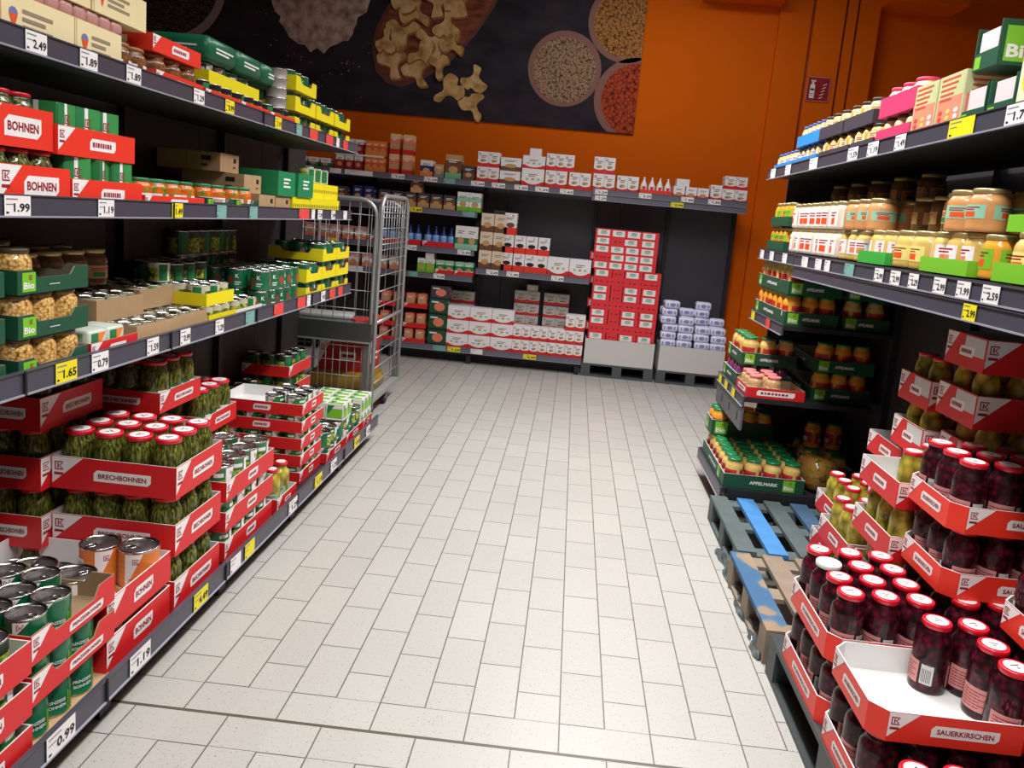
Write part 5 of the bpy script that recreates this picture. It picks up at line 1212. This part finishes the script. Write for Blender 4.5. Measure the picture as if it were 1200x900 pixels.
cx_ = [1.11, 1.285, 1.46, 1.635]
for r_ in range(2):
    for j in range(4):
        n = [9, 7, 6, 6][j] if r_ == 0 else [8, 8, 9, 7][j]
        for k in range(n):
            if r_ == 1 and k < n-4: continue
            put(P_li, (cx_[j]+R.uniform(-.012, .012)-(.0 if k < 6 or j else .02), 8.46+.15*r_+R.uniform(-.006, .006), .15+.0835*k), f'lilac flour pack, {["front","rear"][r_]} row, {ORD[j]} pile from left, {ORD[k]} up', 'pack', 'lilac packs', R.uniform(-.05, .05) if k < 5 else R.uniform(-.16, .16))

# ================================================================== right gondola
q1 = MB()
for k in range(6): q1.box(1.86, 1.89, .44+.81*k, .44+.81*(k+1)-.006, .1, 2.08, SHELFD)
q2 = MB(); q2.box(1.02, 1.86, 4.44, 5.25, .12, .185, SHELF); q2.box(1.2, 1.86, 4.46, 5.25, 0, .12, RUB)
q3 = MB()
ps = [('back_panel', q1), ('base_deck', q2)]
for k in range(7): u = MB(); u.box(1.82, 1.86, .44+.8*k-.02, .44+.8*k+.02, 0, 2.05, SHELF); ps.append(('upright', u))
u = MB(); u.box(1.34, 1.86, 5.262, 5.28, 0, 2.08, SHELFD); ps.append(('end_panel', u))
frame('shelving_frame', 'tall black shelving frame along the right side of the aisle', ps, (1.84, 2.8, 0))
SR = (4.36, 3.55, 2.74)
shelf('L', 1.2, .4, 5.25, .62, 2.06, 'topmost right shelf with crispbread boxes and sweet jars', [(5.1, '', 'w', 0, .12), (4.75, '', 'w', 0, .12), (4.25, '', 'w', 0, .14), (3.66, '1.59', 'w', 0, .13), (3.42, '1.19', 'w', 0, .12), (3.14, '1.49', 'w', 0, .1), (2.66, '', 'y', 0, .17), (2.33, '1.79', 'w', 0, .13)], 'right aisle shelves', rail_z=2.017, rail_h=.066)
shelf('L', 1.2, 4.38, 5.2, .62, 1.58, 'middle right shelf, short far part with green topped jars', [(5.1, '', 'w', 0, .1), (4.85, '', 'w', 0, .1), (4.55, '', 'w', 0, .1)], 'right aisle shelves', rail_z=1.512, rail_h=.062)
shelf('L', 1.2, .4, 4.36, .62, 1.575, 'middle right shelf, long near part with rows of fruit puree jars', [(4.15, '', 'w', 0, .11), (3.92, '', 'w', 0, .1), (3.78, '', 'w', 0, .08), (3.48, '', 'g', 0, .12), (3.14, '2.99', 'w', 0, .09), (2.98, '2.99', 'w', 0, .09), (2.82, '2.29', 'w', 0, .08), (2.62, '2.99', 'w', 0, .085), (2.46, '1.99', 'w', 0, .085), (2.30, '2.59', 'w', 0, .095), (2.08, '2.49', 'w', 0, .08), (2.40, '2.99', 'y', 1, .08)], 'right aisle shelves', rail_z=1.512, rail_h=.060, double=True)
shelf('L', 1.2, 4.42, 5.22, .6, 1.175, 'third right shelf of dark green apple sauce trays', [(5.12, '', 'y', 0, .1), (4.72, '', 'r', 0, .1)], 'right aisle shelves', rail_z=1.115, rail_h=.062)
shelf('L', 1.05, 4.46, 5.25, .74, .735, 'fourth right shelf carrying a single red tray', [(5.15, '', 'y', 0, .1), (4.95, '', 'y', 0, .1), (4.72, '', 'y', 0, .1)], 'right aisle shelves', rail_z=.675, rail_h=.062)
q = MB(); q.box(-.008, .006, -.39, .39, -.14, -.005, C('slotted bracket grey', 104, 104, 112, rough=.45, metal=.3))
for k in range(3): q.box(-.0095, -.008, -.30+.24*k, -.28+.24*k, -.1, -.05, BLACK)
tag(ob('slotted_panel', q, None, (1.06, 4.855, .675)), 'slotted grey metal panel below the fourth right shelf', 'panel')
shelf('L', .985, 4.44, 5.28, .04, .19, 'lowest right ledge in front of the blue plank pallet', [], 'right aisle shelves', rail_z=.115, rail_h=.07)
# top shelf goods (surface 2.06)
ZR = 2.061
def rr_(spec, ya, yb, n, z, desc, cat, group, x=1.27, deep=1, pitch=.1, where=''):
    for i in range(n):
        for k in range(deep):
            y = ya+(yb-ya)*(i+.5)/n
            l = f'{desc}{where}, {ORD[n-1-i]} from far end' if False else f'{desc}{where}, {ORD[i]} from the near end'
            if deep > 1: l += f', {["front","second","third","fourth"][k]} row'; l = l.replace(' from the near end', ' from near') if len(l.split()) > 16 else l
            put(spec, (x+pitch*k, y, z), l, cat, group, R.uniform(0, 6.28))
T_bl = lambda L, col, h=.045, txt=None: tray(.24, L, h, outer=col, inner=GREYW, text=txt, sides='FL', tri=False, banner=col, ink=WHITE, small=.5, bh=.6)
for i, (ya, yb) in enumerate(((4.80, 5.22), (4.33, 4.78))):
    put(T_bl(yb-ya, BLUE, .05, 'HONIG' if 0 else None), (1.345, (ya+yb)/2, ZR), f'light blue tray of blue-lidded jars, lower, {["farther","nearer"][i]}', 'tray', 'light blue jar trays')
    rr_(J_blue, ya, yb, 5, ZR+.004, f'blue-lidded jar in lower {["farther","nearer"][i]} blue tray', 'jar', 'blue-lidded jars', 1.275, 2, .09)
put(T_bl(.42, BLUE, .06), (1.345, 4.53, ZR+.116), 'light blue tray of blue-lidded jars, upper', 'tray', 'light blue jar trays')
rr_(J_blue, 4.33, 4.73, 5, ZR+.12, 'blue-lidded jar in the upper blue tray', 'jar', 'blue-lidded jars', 1.275, 2, .09)
for i, (ya, yb) in enumerate(((3.83, 4.28), (3.52, 3.80))):
    put(T_bl(yb-ya, DKGREY, .05), (1.345, (ya+yb)/2, ZR), f'dark grey jar tray on top shelf, lower, {["farther","nearer"][i]}', 'tray', 'dark grey jar trays')
    rr_(J_gold, ya, yb, 4 if i == 0 else 3, ZR+.004, f'gold jar in the lower {["farther","nearer"][i]} grey tray', 'jar', 'dark-lidded gold jars', 1.275, 2, .1)
    ya2, yb2 = ((3.95, 4.32), (3.56, 3.93))[i]
    put(T_bl(yb2-ya2, DKGREY, .06), (1.345, (ya2+yb2)/2, ZR+.116), f'dark grey jar tray on top shelf, upper, {["farther","nearer"][i]}', 'tray', 'dark grey jar trays')
    rr_(J_gold, ya2, yb2, 3, ZR+.12, f'gold jar in the upper {["farther","nearer"][i]} grey tray', 'jar', 'dark-lidded gold jars', 1.275, 2, .1)
put(T_bl(.34, PINK, .07), (1.345, 3.32, ZR), 'pink tray of spread jars, lower', 'tray', 'pink trays'); put(T_bl(.36, PINK, .08), (1.345, 3.31, ZR+.121), 'pink tray of pink-lidded jars, upper', 'tray', 'pink trays')
rr_(jar('small_sweet_jar', .05, .115, C('cream spread', 236, 214, 160, coat=1), LIDDK, None, lidprint=False), 3.15, 3.49, 3, ZR+.004, 'spread jar in the lower pink tray', 'jar', 'spread jars', 1.285, 2, .1)
rr_(J_pink, 3.13, 3.49, 3, ZR+.125, 'pink-lidded jar in the upper pink tray', 'jar', 'pink-lidded jars', 1.285, 2, .1)
def d_crisp(f, b, w_, h):
    f.rect(b, w_*.04, w_*.96, 0, h*.6, C('crisp salmon', 236, 140, 110)); f.rect(b, w_*.04, w_*.96, h*.6, h*.96, C('crisp green', 190, 200, 140))
    for i in range(5): f.rect(b, w_*.1, w_*(.8-.06*i), h*(.9-.09*i), h*(.94-.09*i), C('crisp red', 206, 70, 60), .001)
    for i in range(9): f.poly(b, [(w_*(.2+.3*(i % 3)+.09*math.cos(k*1.26)), h*(.12+.11*(i//3)+.05*math.sin(k*1.26))) for k in range(5)], [C('crisp red', 206, 70, 60), C('crisp yellow', 220, 200, 100), WHITE][i % 3], .0014)
P_crsp = Spec('crispbread_box', mesh=(lambda b: (b.box(-.12, .12, -.095, .095, 0, .19, C('crisp card', 200, 196, 150)), d_crisp(Fr((-.12, .095, 0), (0, -1, 0), (0, 0, 1)), b, .19, .19), d_crisp(Fr((-.12, -.095, 0), (1, 0, 0), (0, 0, 1)), b, .24, .19), b)[-1])(MB()))
put(P_crsp, (1.345, 3.04, ZR), 'salmon and green crispbread box on the top right shelf, farther', 'box', 'crispbread boxes'); put(P_crsp, (1.345, 2.84, ZR), 'salmon and green crispbread box on the top right shelf, nearer', 'box', 'crispbread boxes')
def tray_bio(w_, d, h, hi): 
    b = MB(); t = .006
    for yy in (-d/2, d/2-t): b.box(-w_/2, w_/2, yy, yy+t, 0, hi, DGREEN)
    b.box(-w_/2, -w_/2+t, -d/2+t, d/2-t, 0, h, DGREEN); b.box(w_/2-t, w_/2, -d/2+t, d/2-t, 0, hi, DGREEN); b.box(-w_/2+t, w_/2-t, -d/2+t, d/2-t, 0, t, DGREEN)
    f = Fr((-w_/2, d/2, 0), (0, -1, 0), (0, 0, 1)); q = MB(); f.rect(q, d*.05, d*.3, h*.1, h*.8, LGREEN)
    g = Fr((-w_/2, -d/2, 0), (1, 0, 0), (0, 0, 1)); s = hi*.78; g.rect(q, w_*.06, w_*.06+s, hi*.08, hi*.08+s, LGREEN); g.text(q, 'Bio', w_*.06+s*.06, hi*.16, s*.38, WHITE, .0012, width=s*.88); kmark(g, q, w_*.06+s*.55, hi*.58, s*.24, DRED)
    return Spec('organic_tray', parts=[('tray_body', b), ('badge', q)])
P_wh = carton('white_pack', .10, .11, .11, C('pale pack', 226, 210, 210), None)
J_gl = jar('passata_jar', .042, .165, C('tomato orange', 222, 96, 50, coat=1), LIDGR, None, lidprint=False)
put(tray_bio(.28, .16, .05, .125), (1.37, 2.68, ZR), 'dark green organic tray on the top right shelf, farther lower', 'tray', 'organic trays'); put(tray_bio(.28, .15, .05, .125), (1.37, 2.51, ZR), 'dark green organic tray on the top right shelf, nearer lower', 'tray', 'organic trays')
put(P_wh, (1.29, 2.68, ZR+.007), 'pale pack in the farther lower organic tray', 'pack', 'pale packs in organic trays'); put(P_wh, (1.29, 2.51, ZR+.007), 'pale pack in the nearer lower organic tray', 'pack', 'pale packs in organic trays')
for j, y in enumerate((2.68, 2.51)):
    for i in range(2): put(J_gl, (1.39+.09*i, y, ZR+.007), f'orange jar in the {["farther","nearer"][j]} lower organic tray, {["front","rear"][i]}', 'jar', 'orange jars in organic trays')
put(tray_bio(.27, .15, .055, .135), (1.37, 2.66, ZR+.174), 'dark green organic tray with a big Bio badge, raised', 'tray', None)
put(P_wh, (1.29, 2.66, ZR+.181), 'pale pack in the raised organic tray', 'pack', None)
for i in range(2): put(J_gl, (1.385+.09*i, 2.68, ZR+.181), f'orange jar in the raised organic tray, {["front","rear"][i]}', 'jar', 'orange jars in the raised tray')
P_yp = carton('yellow_pack', .14, .09, .21, C('cream yellow', 236, 226, 190), lambda f, b, w_, h: (f.rect(b, 0, w_, h*.7, h, C('salmon top', 236, 150, 110)), f.poly(b, [(w_*.5+w_*.32*math.cos(k*.63), h*.45+h*.2*math.sin(k*.63)) for k in range(10)], YEL), f.rect(b, 0, w_, 0, h*.12, MINT)), 'FL')
for j in range(3): put(P_yp, (1.30, 2.375-.1*j, ZR+.002), f'pale pack with a yellow round print at the right edge, {ORD[j]} from far', 'pack', 'yellow print packs')
for j in range(2): put(P_yp, (1.30, 2.39-.1*j, ZR+.214), f'pale pack with yellow print on the second level, {ORD[j]} from far', 'pack', 'raised yellow print packs')
T_dr = tray(.07, .26, .07, outer=C('dark red card', 150, 30, 36), text=None, sides='FL', tri=False); 
# middle shelf goods (surface 1.58)
ZM = 1.581
T_gd = tray(.24, .40, .055, outer=DGREEN, inner=GREYW, text=None, sides='FL', tri=False)
put(T_gd, (1.345, 4.93, ZM), 'dark green tray at the far end of the middle right shelf, lower', 'tray', 'far green trays'); put(T_gd, (1.345, 4.90, ZM+.146), 'dark green tray at the far end of the middle right shelf, upper', 'tray', 'far green trays')
rr_(J_or, 4.74, 5.12, 4, ZM+.004, 'orange jar in the lower far green tray', 'jar', 'orange jars in far green trays', 1.28, 2, .1)
rr_(J_or, 4.71, 5.09, 4, ZM+.15, 'orange jar in the upper far green tray', 'jar', 'orange jars in far green trays', 1.28, 2, .1)
for k in range(2): rr_(J_white, 3.84, 4.68, 8, ZM+.1365*k, f'white labelled jar, {["lower","upper"][k]} row', 'jar', 'white labelled jars', 1.28, 1, .1)
rr_(J_pale, 3.52, 3.82, 3, ZM, 'pale jar in the lower row', 'jar', 'pale jars, lower row', 1.29, 2, .11)
rr_(J_bigb, 3.38, 3.80, 3, ZM+.1365, 'peach jar with mint label, upper row', 'jar', 'peach jars, upper row', 1.29, 2, .125)
T_lg = tray(.26, .30, .05, outer=C('fresh green card', 60, 170, 60), text=None, sides='FL', tri=False)
T_lg2 = tray(.26, .34, .05, outer=LGREEN, text=None, sides='FL', tri=False)
put(T_lg, (1.355, 3.33, ZM), 'fresh green jar tray on the middle right shelf, farther', 'tray', 'fresh green jar trays'); rr_(J_pale, 3.20, 3.46, 2, ZM+.004, 'pale jar in the farther fresh green tray', 'jar', 'pale jars in farther fresh green tray', 1.29, 2, .11)
rr_(J_big, 2.86, 3.16, 2, ZM, 'big yellow jar with red apple label', 'jar', 'big yellow jars', 1.285, 2, .13)
put(T_lg2, (1.355, 2.69, ZM), 'lime green jar tray on the middle right shelf, middle', 'tray', 'lime green jar trays'); rr_(J_pale, 2.53, 2.85, 3, ZM+.004, 'pale jar in the middle lime tray', 'jar', 'pale jars in middle lime tray', 1.285, 2, .105)
rr_(J_or, 2.40, 2.51, 1, ZM, 'orange jar at the shelf edge between two trays', 'jar', None, 1.28, 1)
put(tray(.28, .36, .055, outer=LGREEN, text=None, sides='FL', tri=False), (1.365, 2.19, ZM), 'lime green tray of big jars at the right picture edge', 'tray', 'lime green jar trays'); rr_(J_big, 2.03, 2.36, 2, ZM+.004, 'big yellow jar in the lime tray at right edge', 'jar', 'big jars in lime tray', 1.295, 2, .13)
rr_(J_dark, 3.02, 3.34, 2, ZM+.145, 'shaded brown jar, upper level', 'jar', 'shaded brown jars', 1.40, 2, .125)
rr_(J_bigb, 2.50, 2.78, 2, ZM+.1415, 'tall peach jar with mint label standing on others', 'jar', 'tall peach jars', 1.285, 2, .13)
rr_(J_dark, 2.80, 2.92, 1, ZM+.1415, 'brown jar with green label on the upper level', 'jar', None, 1.34, 1)
put(T_lg2, (1.395, 2.24, ZM+.1455), 'lime green tray of shaded jars on the upper level', 'tray', None); rr_(J_dark, 2.09, 2.39, 2, ZM+.15, 'shaded jar in the upper lime tray', 'jar', 'shaded jars in upper lime tray', 1.34, 2, .125)
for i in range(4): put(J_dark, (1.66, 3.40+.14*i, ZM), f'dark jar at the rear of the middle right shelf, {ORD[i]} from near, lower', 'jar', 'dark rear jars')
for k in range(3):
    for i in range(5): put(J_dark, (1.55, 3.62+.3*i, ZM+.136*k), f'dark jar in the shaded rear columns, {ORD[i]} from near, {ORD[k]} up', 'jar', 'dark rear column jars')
# third right shelf: organic apple sauce trays
T_ap = lambda w_, d: tray(w_, d, .075, outer=DGREEN, inner=GREYW, text='APFELMARK', sides='FL', tri=False, banner=DGREEN, ink=WHITE, small=.4, bh=.5, badge=bio_badge)
TA = T_ap(.30, .74); TAb = T_ap(.26, .74)
for k in range(2):
    put(TA, (1.365, 4.82, 1.176+.17*k), f'dark green apple sauce tray at the aisle edge of third shelf, {["lower","upper"][k]}', 'tray', 'green trays third right shelf')
    row_fill(J_apf2 if k == 0 else J_apf, 1.22, 1.51, 4.46, 5.18, 3, 6, 1.18+.17*k, -1, 'apple sauce jar', f'{["lower","upper"][k]} edge tray of third shelf', 'jar', 'jars on the third right shelf', 'perim')
    put(TAb, (1.67, 4.82, 1.176+.17*k), f'shaded green tray at the rear of third shelf, {["lower","upper"][k]}', 'tray', 'green trays third right shelf')
    row_fill(J_apf, 1.545, 1.795, 4.46, 5.18, 2, 6, 1.18+.17*k, -1, 'apple sauce jar', f'{["lower","upper"][k]} rear tray of third shelf', 'jar', 'jars on the third right shelf', 'front')
# fourth shelf
J_rw = jar('preserve_jar', .045, .12, C('tan sauce', 206, 160, 110, coat=1), C('rosy lid', 214, 120, 120, rough=.3), lab_small(CREAM, TAN, .1, .5), lidprint=False)
T_rw = tray(.33, .30, .06, outer=RED, inner=BROWN, text='~', sides='FL', tri=False, small=.66, bh=.5)
put(T_rw, (1.235, 4.62, .736), 'red tray of pale-lidded jars at the corner of the fourth right shelf', 'tray')
row_fill(J_rw, 1.075, 1.28, 4.48, 4.76, 2, 3, .74, -1, 'pale-lidded jar', 'corner red tray', 'jar', 'pale-lidded jars', 'all')
T_fg = T_ap(.34, .42)
put(T_fg, (1.24, 5.01, .736), 'green tray on the far half of the fourth right shelf, lower', 'tray', 'green trays fourth shelf'); row_fill(J_purp, 1.075, 1.40, 4.81, 5.21, 3, 4, .74, -1, 'berry jar', 'lower fourth shelf green tray', 'jar', 'berry jars', 'perim')
put(T_fg, (1.255, 5.0, .872), 'green tray on the far half of the fourth right shelf, upper', 'tray', 'green trays fourth shelf'); row_fill(J_apf, 1.09, 1.415, 4.80, 5.20, 3, 4, .876, -1, 'green-lidded jar', 'upper fourth shelf green tray', 'jar', 'green-lidded jars fourth shelf', 'perim')
T_fh = T_ap(.34, .6)
for k in range(2):
    put(T_fh, (1.63, 4.86, .736+.17*k), f'shaded green tray at the rear of the fourth right shelf, {["lower","upper"][k]}', 'tray', 'shaded green trays fourth shelf'); row_fill(J_apf2, 1.47, 1.79, 4.57, 5.15, 3, 5, .74+.17*k, -1, 'shaded jar', f'{["lower","upper"][k]} rear tray of fourth shelf', 'jar', 'shaded jars fourth shelf', 'front')
# base tray of apple sauce
T_am = tray(.47, .74, .085, outer=DGREEN, inner=GREYW, text='APFELMARK', sides='FL', tri=False, banner=DGREEN, ink=WHITE, small=.42, bh=.5, badge=bio_badge_r)
put(T_am, (1.235, 4.83, .187), 'large dark green APFELMARK tray at the foot of the right shelves', 'tray')
row_fill(J_apf, 1.01, 1.46, 4.47, 5.19, 4, 7, .191, -1, 'apple sauce jar', 'large floor-level green tray', 'jar', 'apple sauce jars in the large tray', 'all', rot=math.pi)
T_am2 = tray(.4, .2, .1, outer=DGREEN, inner=GREYW, text=None, sides='FL', tri=False, badge=bio_badge)
put(T_am2, (1.20, 5.10, .357), 'small green tray standing on the rear apple sauce jars', 'tray'); row_fill(J_apf2, 1.01, 1.39, 5.01, 5.19, 4, 2, .361, -1, 'fruit jar', 'small raised green tray', 'jar', 'fruit jars in the raised tray', 'all')
b_ = MB(); b_.rbox(-.1, .1, -.12, .12, 0, .2, ramp_mat('net bag', 'voronoi', 30, [(0, (176, 50, 50)), (.5, (150, 120, 50)), (1, (60, 40, 30))], bump=.4), .06)
tag(ob('snack_bag', b_, None, (1.58, 4.62, .187), .3), 'rounded red and yellow bag right of the large green tray', 'bag')
T_am3 = tray(.28, .5, .1, outer=DGREEN, inner=GREYW, text=None, sides='FL', tri=False, badge=bio_badge)
put(T_am3, (1.70, 4.98, .187), 'green tray in the dark right corner by the olive jars', 'tray'); row_fill(J_apf, 1.57, 1.83, 4.74, 5.22, 2, 4, .191, -1, 'shaded jar', 'dark corner green tray', 'jar', 'jars in dark corner tray', 'all')
row_fill(J_apf2, 1.57, 1.83, 4.90, 5.22, 2, 3, .358, -1, 'shaded jar', 'second level of the dark corner', 'jar', 'upper jars dark corner', 'front')

# ------------------------------------------------------------------ empty pallets
WB = lambda n, r, g, b: C(n, r, g, b, rough=.85, noise=.28, nscale=9, bump=.3)
PG = WB('weathered grey board', 84, 94, 94); PBL = WB('bright blue board', 66, 128, 184); PB2 = WB('worn blue board', 66, 96, 124); PBR = WB('worn brown board', 138, 122, 104)
pallet(1.36, 4.03, .86, .78, 'weathered grey pallet with one bright blue plank', m=PG, boards=[PG, PBL, PG, PB2, PG, PG], nb=6, bl=['grey plank', 'bright blue plank', None, None, None, None])
MIXP = ramp_mat('blue and brown worn paint', 'noise', 6, [(.4, (70, 104, 136)), (.47, (84, 112, 136)), (.5, (146, 126, 104)), (.8, (160, 140, 118))], coat=0, bump=.2, rough=.85)
pallet(1.32, 3.25, .86, .74, 'brown and blue scuffed pallet in front of the grey one', m=PBR, boards=[MIXP, PBR, PBR, PBR, PBR, PBR], nb=6, bl=['plank with worn blue paint', None, None, None, None, None])
film = ramp_mat('crumpled stretch film', 'noise', 14, [(.3, (52, 58, 58)), (.6, (86, 92, 92)), (.8, (120, 126, 124))], coat=.3, bump=.6, rough=.45)
def film_mesh(L, W_, H_, seed):
    b = MB(); rr = random.Random(seed); nx, ny = 7, int(L/.035); vs = []
    for j in range(ny+1):
        wv = W_*(.7+.3*math.sin(j*.7)+rr.uniform(-.1, .1))
        for i in range(nx+1):
            t = i/nx; vs.append((wv*(t-.5)+rr.uniform(-.006, .006), L*j/ny+rr.uniform(-.008, .008), max(.002, H_*math.sin(math.pi*t)*(.6+.4*math.sin(j*1.3+i))+rr.uniform(-.006, .008)) if 0 < i < nx else .002))
    b.add(vs, [(j*(nx+1)+i, j*(nx+1)+i+1, (j+1)*(nx+1)+i+1, (j+1)*(nx+1)+i) for j in range(ny) for i in range(nx)]+[tuple([0]+[j*(nx+1) for j in range(1, ny+1)]+[j*(nx+1)+nx for j in range(ny, -1, -1)])], film, False)
    return b
fb = film_mesh(1.05, .075, .04, 3)
tag(ob('plastic_film', fb, None, (.90, 2.90, 0), -.02), 'crumpled grey stretch film along the foot of the brown pallet', 'packing film')

# ------------------------------------------------------------------ cherry pallet
PD = C('dark plastic pallet', 56, 62, 62, rough=.5)
pallet(1.35, 2.16, .92, 1.34, 'dark pallet under the sour cherry jars', m=PD, nb=7, h=.159)
T_cA = tray(.34, .445, .085, outer=RED2, inner=GREYW, text='SAUERKIRSCHEN', sides='FL', cut=.035, small=.52, bh=.36)
T_cB = tray(.43, .345, .085, outer=RED2, inner=C('light tray inside', 222, 220, 216), text='SAUERKIRSCHEN', sides='FL', cut=.04, small=.5, bh=.38)
ZC = [.160, .375, .590, .805]
def cherries(xa, xb, ya, yb, nx, ny, z, where, which='all', skip=(), white=()):
    for iy in range(ny):
        for ix in range(nx):
            if which == 'perim' and ix > 0 and iy > 0: continue
            if (ix, iy) in skip: continue
            x = xa+(xb-xa)*(ix+.5)/nx; y = ya+(yb-ya)*(iy+.5)/ny
            wh = (ix, iy) in white
            lab = f'sour cherry jar {"with white lid " if wh else ""}in {where}, {ORD[iy]} row, {ORD[ix]} from aisle'
            put(J_cherw if wh else J_cher, (x, y, z), lab, 'jar', 'sour cherry jars' if not wh else None, R.choice((2.2, 2.9, 3.4, 3.9)))
for lv in range(2):
    nm = ['bottom', 'second'][lv]
    put(T_cA, (1.065, 2.49, ZC[lv]), f'red cherry tray lengthwise at the aisle, {nm} layer, far one', 'tray', 'red cherry trays')
    cherries(.905, 1.225, 2.275, 2.705, 3, 4, ZC[lv]+.004, f'{nm} layer far tray', 'perim' if lv == 0 else 'all', white=((0, 2),) if lv else ())
    put(T_cB, (1.11, 2.085, ZC[lv]), f'red cherry tray crosswise at the aisle, {nm} layer, near one', 'tray', 'red cherry trays') if lv == 0 else put(T_cB, (1.11, 2.085, ZC[lv]), 'half empty open red SAUERKIRSCHEN tray at lower right', 'tray')
    cherries(.90, 1.32, 1.92, 2.25, 4, 3, ZC[lv]+.004, f'{nm} layer near tray', 'perim' if lv == 0 else 'all', skip=((0, 0), (1, 0), (0, 1), (1, 1), (0, 2), (1, 2), (2, 0), (2, 1)) if lv else ())
    put(T_cA, (1.43, 2.52, ZC[lv]), f'red cherry tray in the second column from the aisle, {nm} layer', 'tray', 'red cherry trays inner')
    cherries(1.27, 1.59, 2.305, 2.735, 3, 4, ZC[lv]+.004, f'{nm} layer inner tray', 'all' if lv else 'perim')
    put(T_cA, (1.51, 2.06, ZC[lv]), f'red cherry tray at the right picture edge, {nm} layer', 'tray', 'red cherry trays right edge')
    cherries(1.35, 1.67, 1.845, 2.275, 3, 4, ZC[lv]+.004, f'{nm} layer right edge tray', 'all' if lv else 'perim')
T_cC = tray(.455, .355, .085, outer=RED2, inner=GREYW, text='SAUERKIRSCHEN', sides='FL', cut=.04, small=.5, bh=.38)
# lowest near tray whose lids show along the bottom edge
put(T_cC, (1.13, 1.70, ZC[0]), 'red cherry tray at the very bottom right corner', 'tray'); cherries(.92, 1.35, 1.54, 1.86, 4, 3, ZC[0]+.004, 'bottom corner tray', 'all')
put(T_cC, (1.475, 2.53, ZC[2]), 'red cherry tray on the third layer, curved corner towards the aisle', 'tray', 'red cherry trays upper'); cherries(1.26, 1.69, 2.365, 2.695, 4, 3, ZC[2]+.004, 'third layer tray', 'perim')
put(T_cC, (1.465, 2.53, ZC[3]), 'red cherry tray on the topmost layer full of jars', 'tray', 'red cherry trays upper'); cherries(1.25, 1.68, 2.365, 2.695, 4, 3, ZC[3]+.004, 'topmost tray', 'all')
put(T_cC, (1.57, 2.06, ZC[2]), 'red cherry tray on the third layer at the right picture edge', 'tray', 'red cherry trays upper'); cherries(1.355, 1.785, 1.895, 2.225, 4, 3, ZC[2]+.004, 'third layer right edge tray', 'all')
# ------------------------------------------------------------------ gherkin trays behind, on a pallet in the shade
pallet(1.60, 3.60, .5, 0.01+.02, '', m=PD, nb=2) if False else None
T_o = tray(.34, .35, .095, outer=RED, inner=C('light tray inside', 222, 220, 216), text='~', sides='FL', small=.34, bh=.36)
T_ob = tray(.46, .27, .115, outer=RED, inner=GREYW, text='~', sides='FL', small=.36, bh=.3, badge=lambda f, q, L, h: f.rect(q, L*.48, L*.98, h*.42, h*.96, GREYW, .0005))
def olives(xa, xb, ya, yb, nx, ny, z, where, which='all', skip=()):
    row_fill(J_olive, xa, xb, ya, yb, nx, ny, z, -1, 'red-lidded gherkin jar', where, 'jar', 'gherkin jars', which, skip=skip)
# near column (Y 2.75-3.1) from pallet top
for k in range(4):
    z = .146+.2*k+.0
    put(T_o, (1.40, 3.28, z), f'red gherkin tray on the scuffed pallet, {ORD[k]} from below', 'tray', 'gherkin trays') if k < 2 else put(T_o, (1.385, 2.88, z), f'red gherkin tray beside the cherries, {ORD[k]} level', 'tray', 'gherkin trays beside cherries')
    if k < 2: olives(1.24, 1.56, 3.12, 3.44, 3, 3, z+.004, f'scuffed pallet tray {ORD[k]} up', 'all' if k == 1 else 'perim')
    else: olives(1.225, 1.545, 2.72, 3.04, 3, 3, z+.004, f'tray beside cherries, {ORD[k]} level', 'perim' if k == 2 else 'all', skip=((0, 1), (0, 2), (1, 2)) if k == 3 else ())
for k in range(2):
    z = .146+.2*k
    put(T_o, (1.42, 2.90, z), f'red gherkin tray low beside the cherry stack, {ORD[k]} level', 'tray', 'low gherkin trays'); olives(1.26, 1.58, 2.74, 3.06, 3, 3, z+.004, f'low tray beside cherries {ORD[k]} level', 'perim')
for k in range(2):
    z = .146+.2*k
    put(T_o, (1.50, 3.66, z), f'red gherkin tray farther back on the pallets, {ORD[k]} from below', 'tray', 'rear gherkin trays'); olives(1.34, 1.66, 3.50, 3.82, 3, 3, z+.004, f'farther tray {ORD[k]} up', 'all' if k else 'perim')
put(T_o, (1.60, 3.30, .546), 'red gherkin tray set back in the shade, third level', 'tray', 'shaded gherkin trays'); olives(1.44, 1.76, 3.14, 3.46, 3, 3, .55, 'set back tray third level', 'perim')
put(T_o, (1.58, 3.34, .746), 'empty red gherkin tray with grey inside, set back at the top', 'tray', 'shaded gherkin trays')
# dark tall stack under the middle shelf
for k in range(7):
    z = .146+.187*k
    if k < 3: continue
    put(T_ob, (1.60, 2.74 if k < 4 else 2.73, z), f'dim red gherkin tray under the middle right shelf, {ORD[k]} level', 'tray', 'dim tall gherkin stack') if k != 4 else put(T_ob, (1.64, 2.74, z), f'dim red gherkin tray under the middle right shelf, {ORD[k]} level', 'tray', 'dim tall gherkin stack')
    xo = 1.375 if k != 4 else 1.415
    if k < 6: olives(xo, xo+.45, 2.61, 2.86, 4, 2, z+.004, f'dim stack {ORD[k]} level', 'perim')
for k in (4, 5):
    z = .146+.187*k-.02
    put(T_ob, (1.60, 3.06, z), f'dim red gherkin tray in the farther tall stack, {ORD[k]} level', 'tray', 'farther tall gherkin stack'); olives(1.375, 1.825, 2.93, 3.18, 4, 2, z+.004, f'farther stack {ORD[k]} level', 'perim')

# ------------------------------------------------------------------ label check
for l, us in LABELS.items():
    if len(us) > 1 and len({g for _, g in us if g}) != 1: print('DUP LABEL', l, us[:3])
    elif len(us) > 1: print('shared', len(us), l)
    n = len(l.split())
    if n > 16 or n < 4: print('LEN', n, l)
print('SIZE', len(bpy.data.objects))
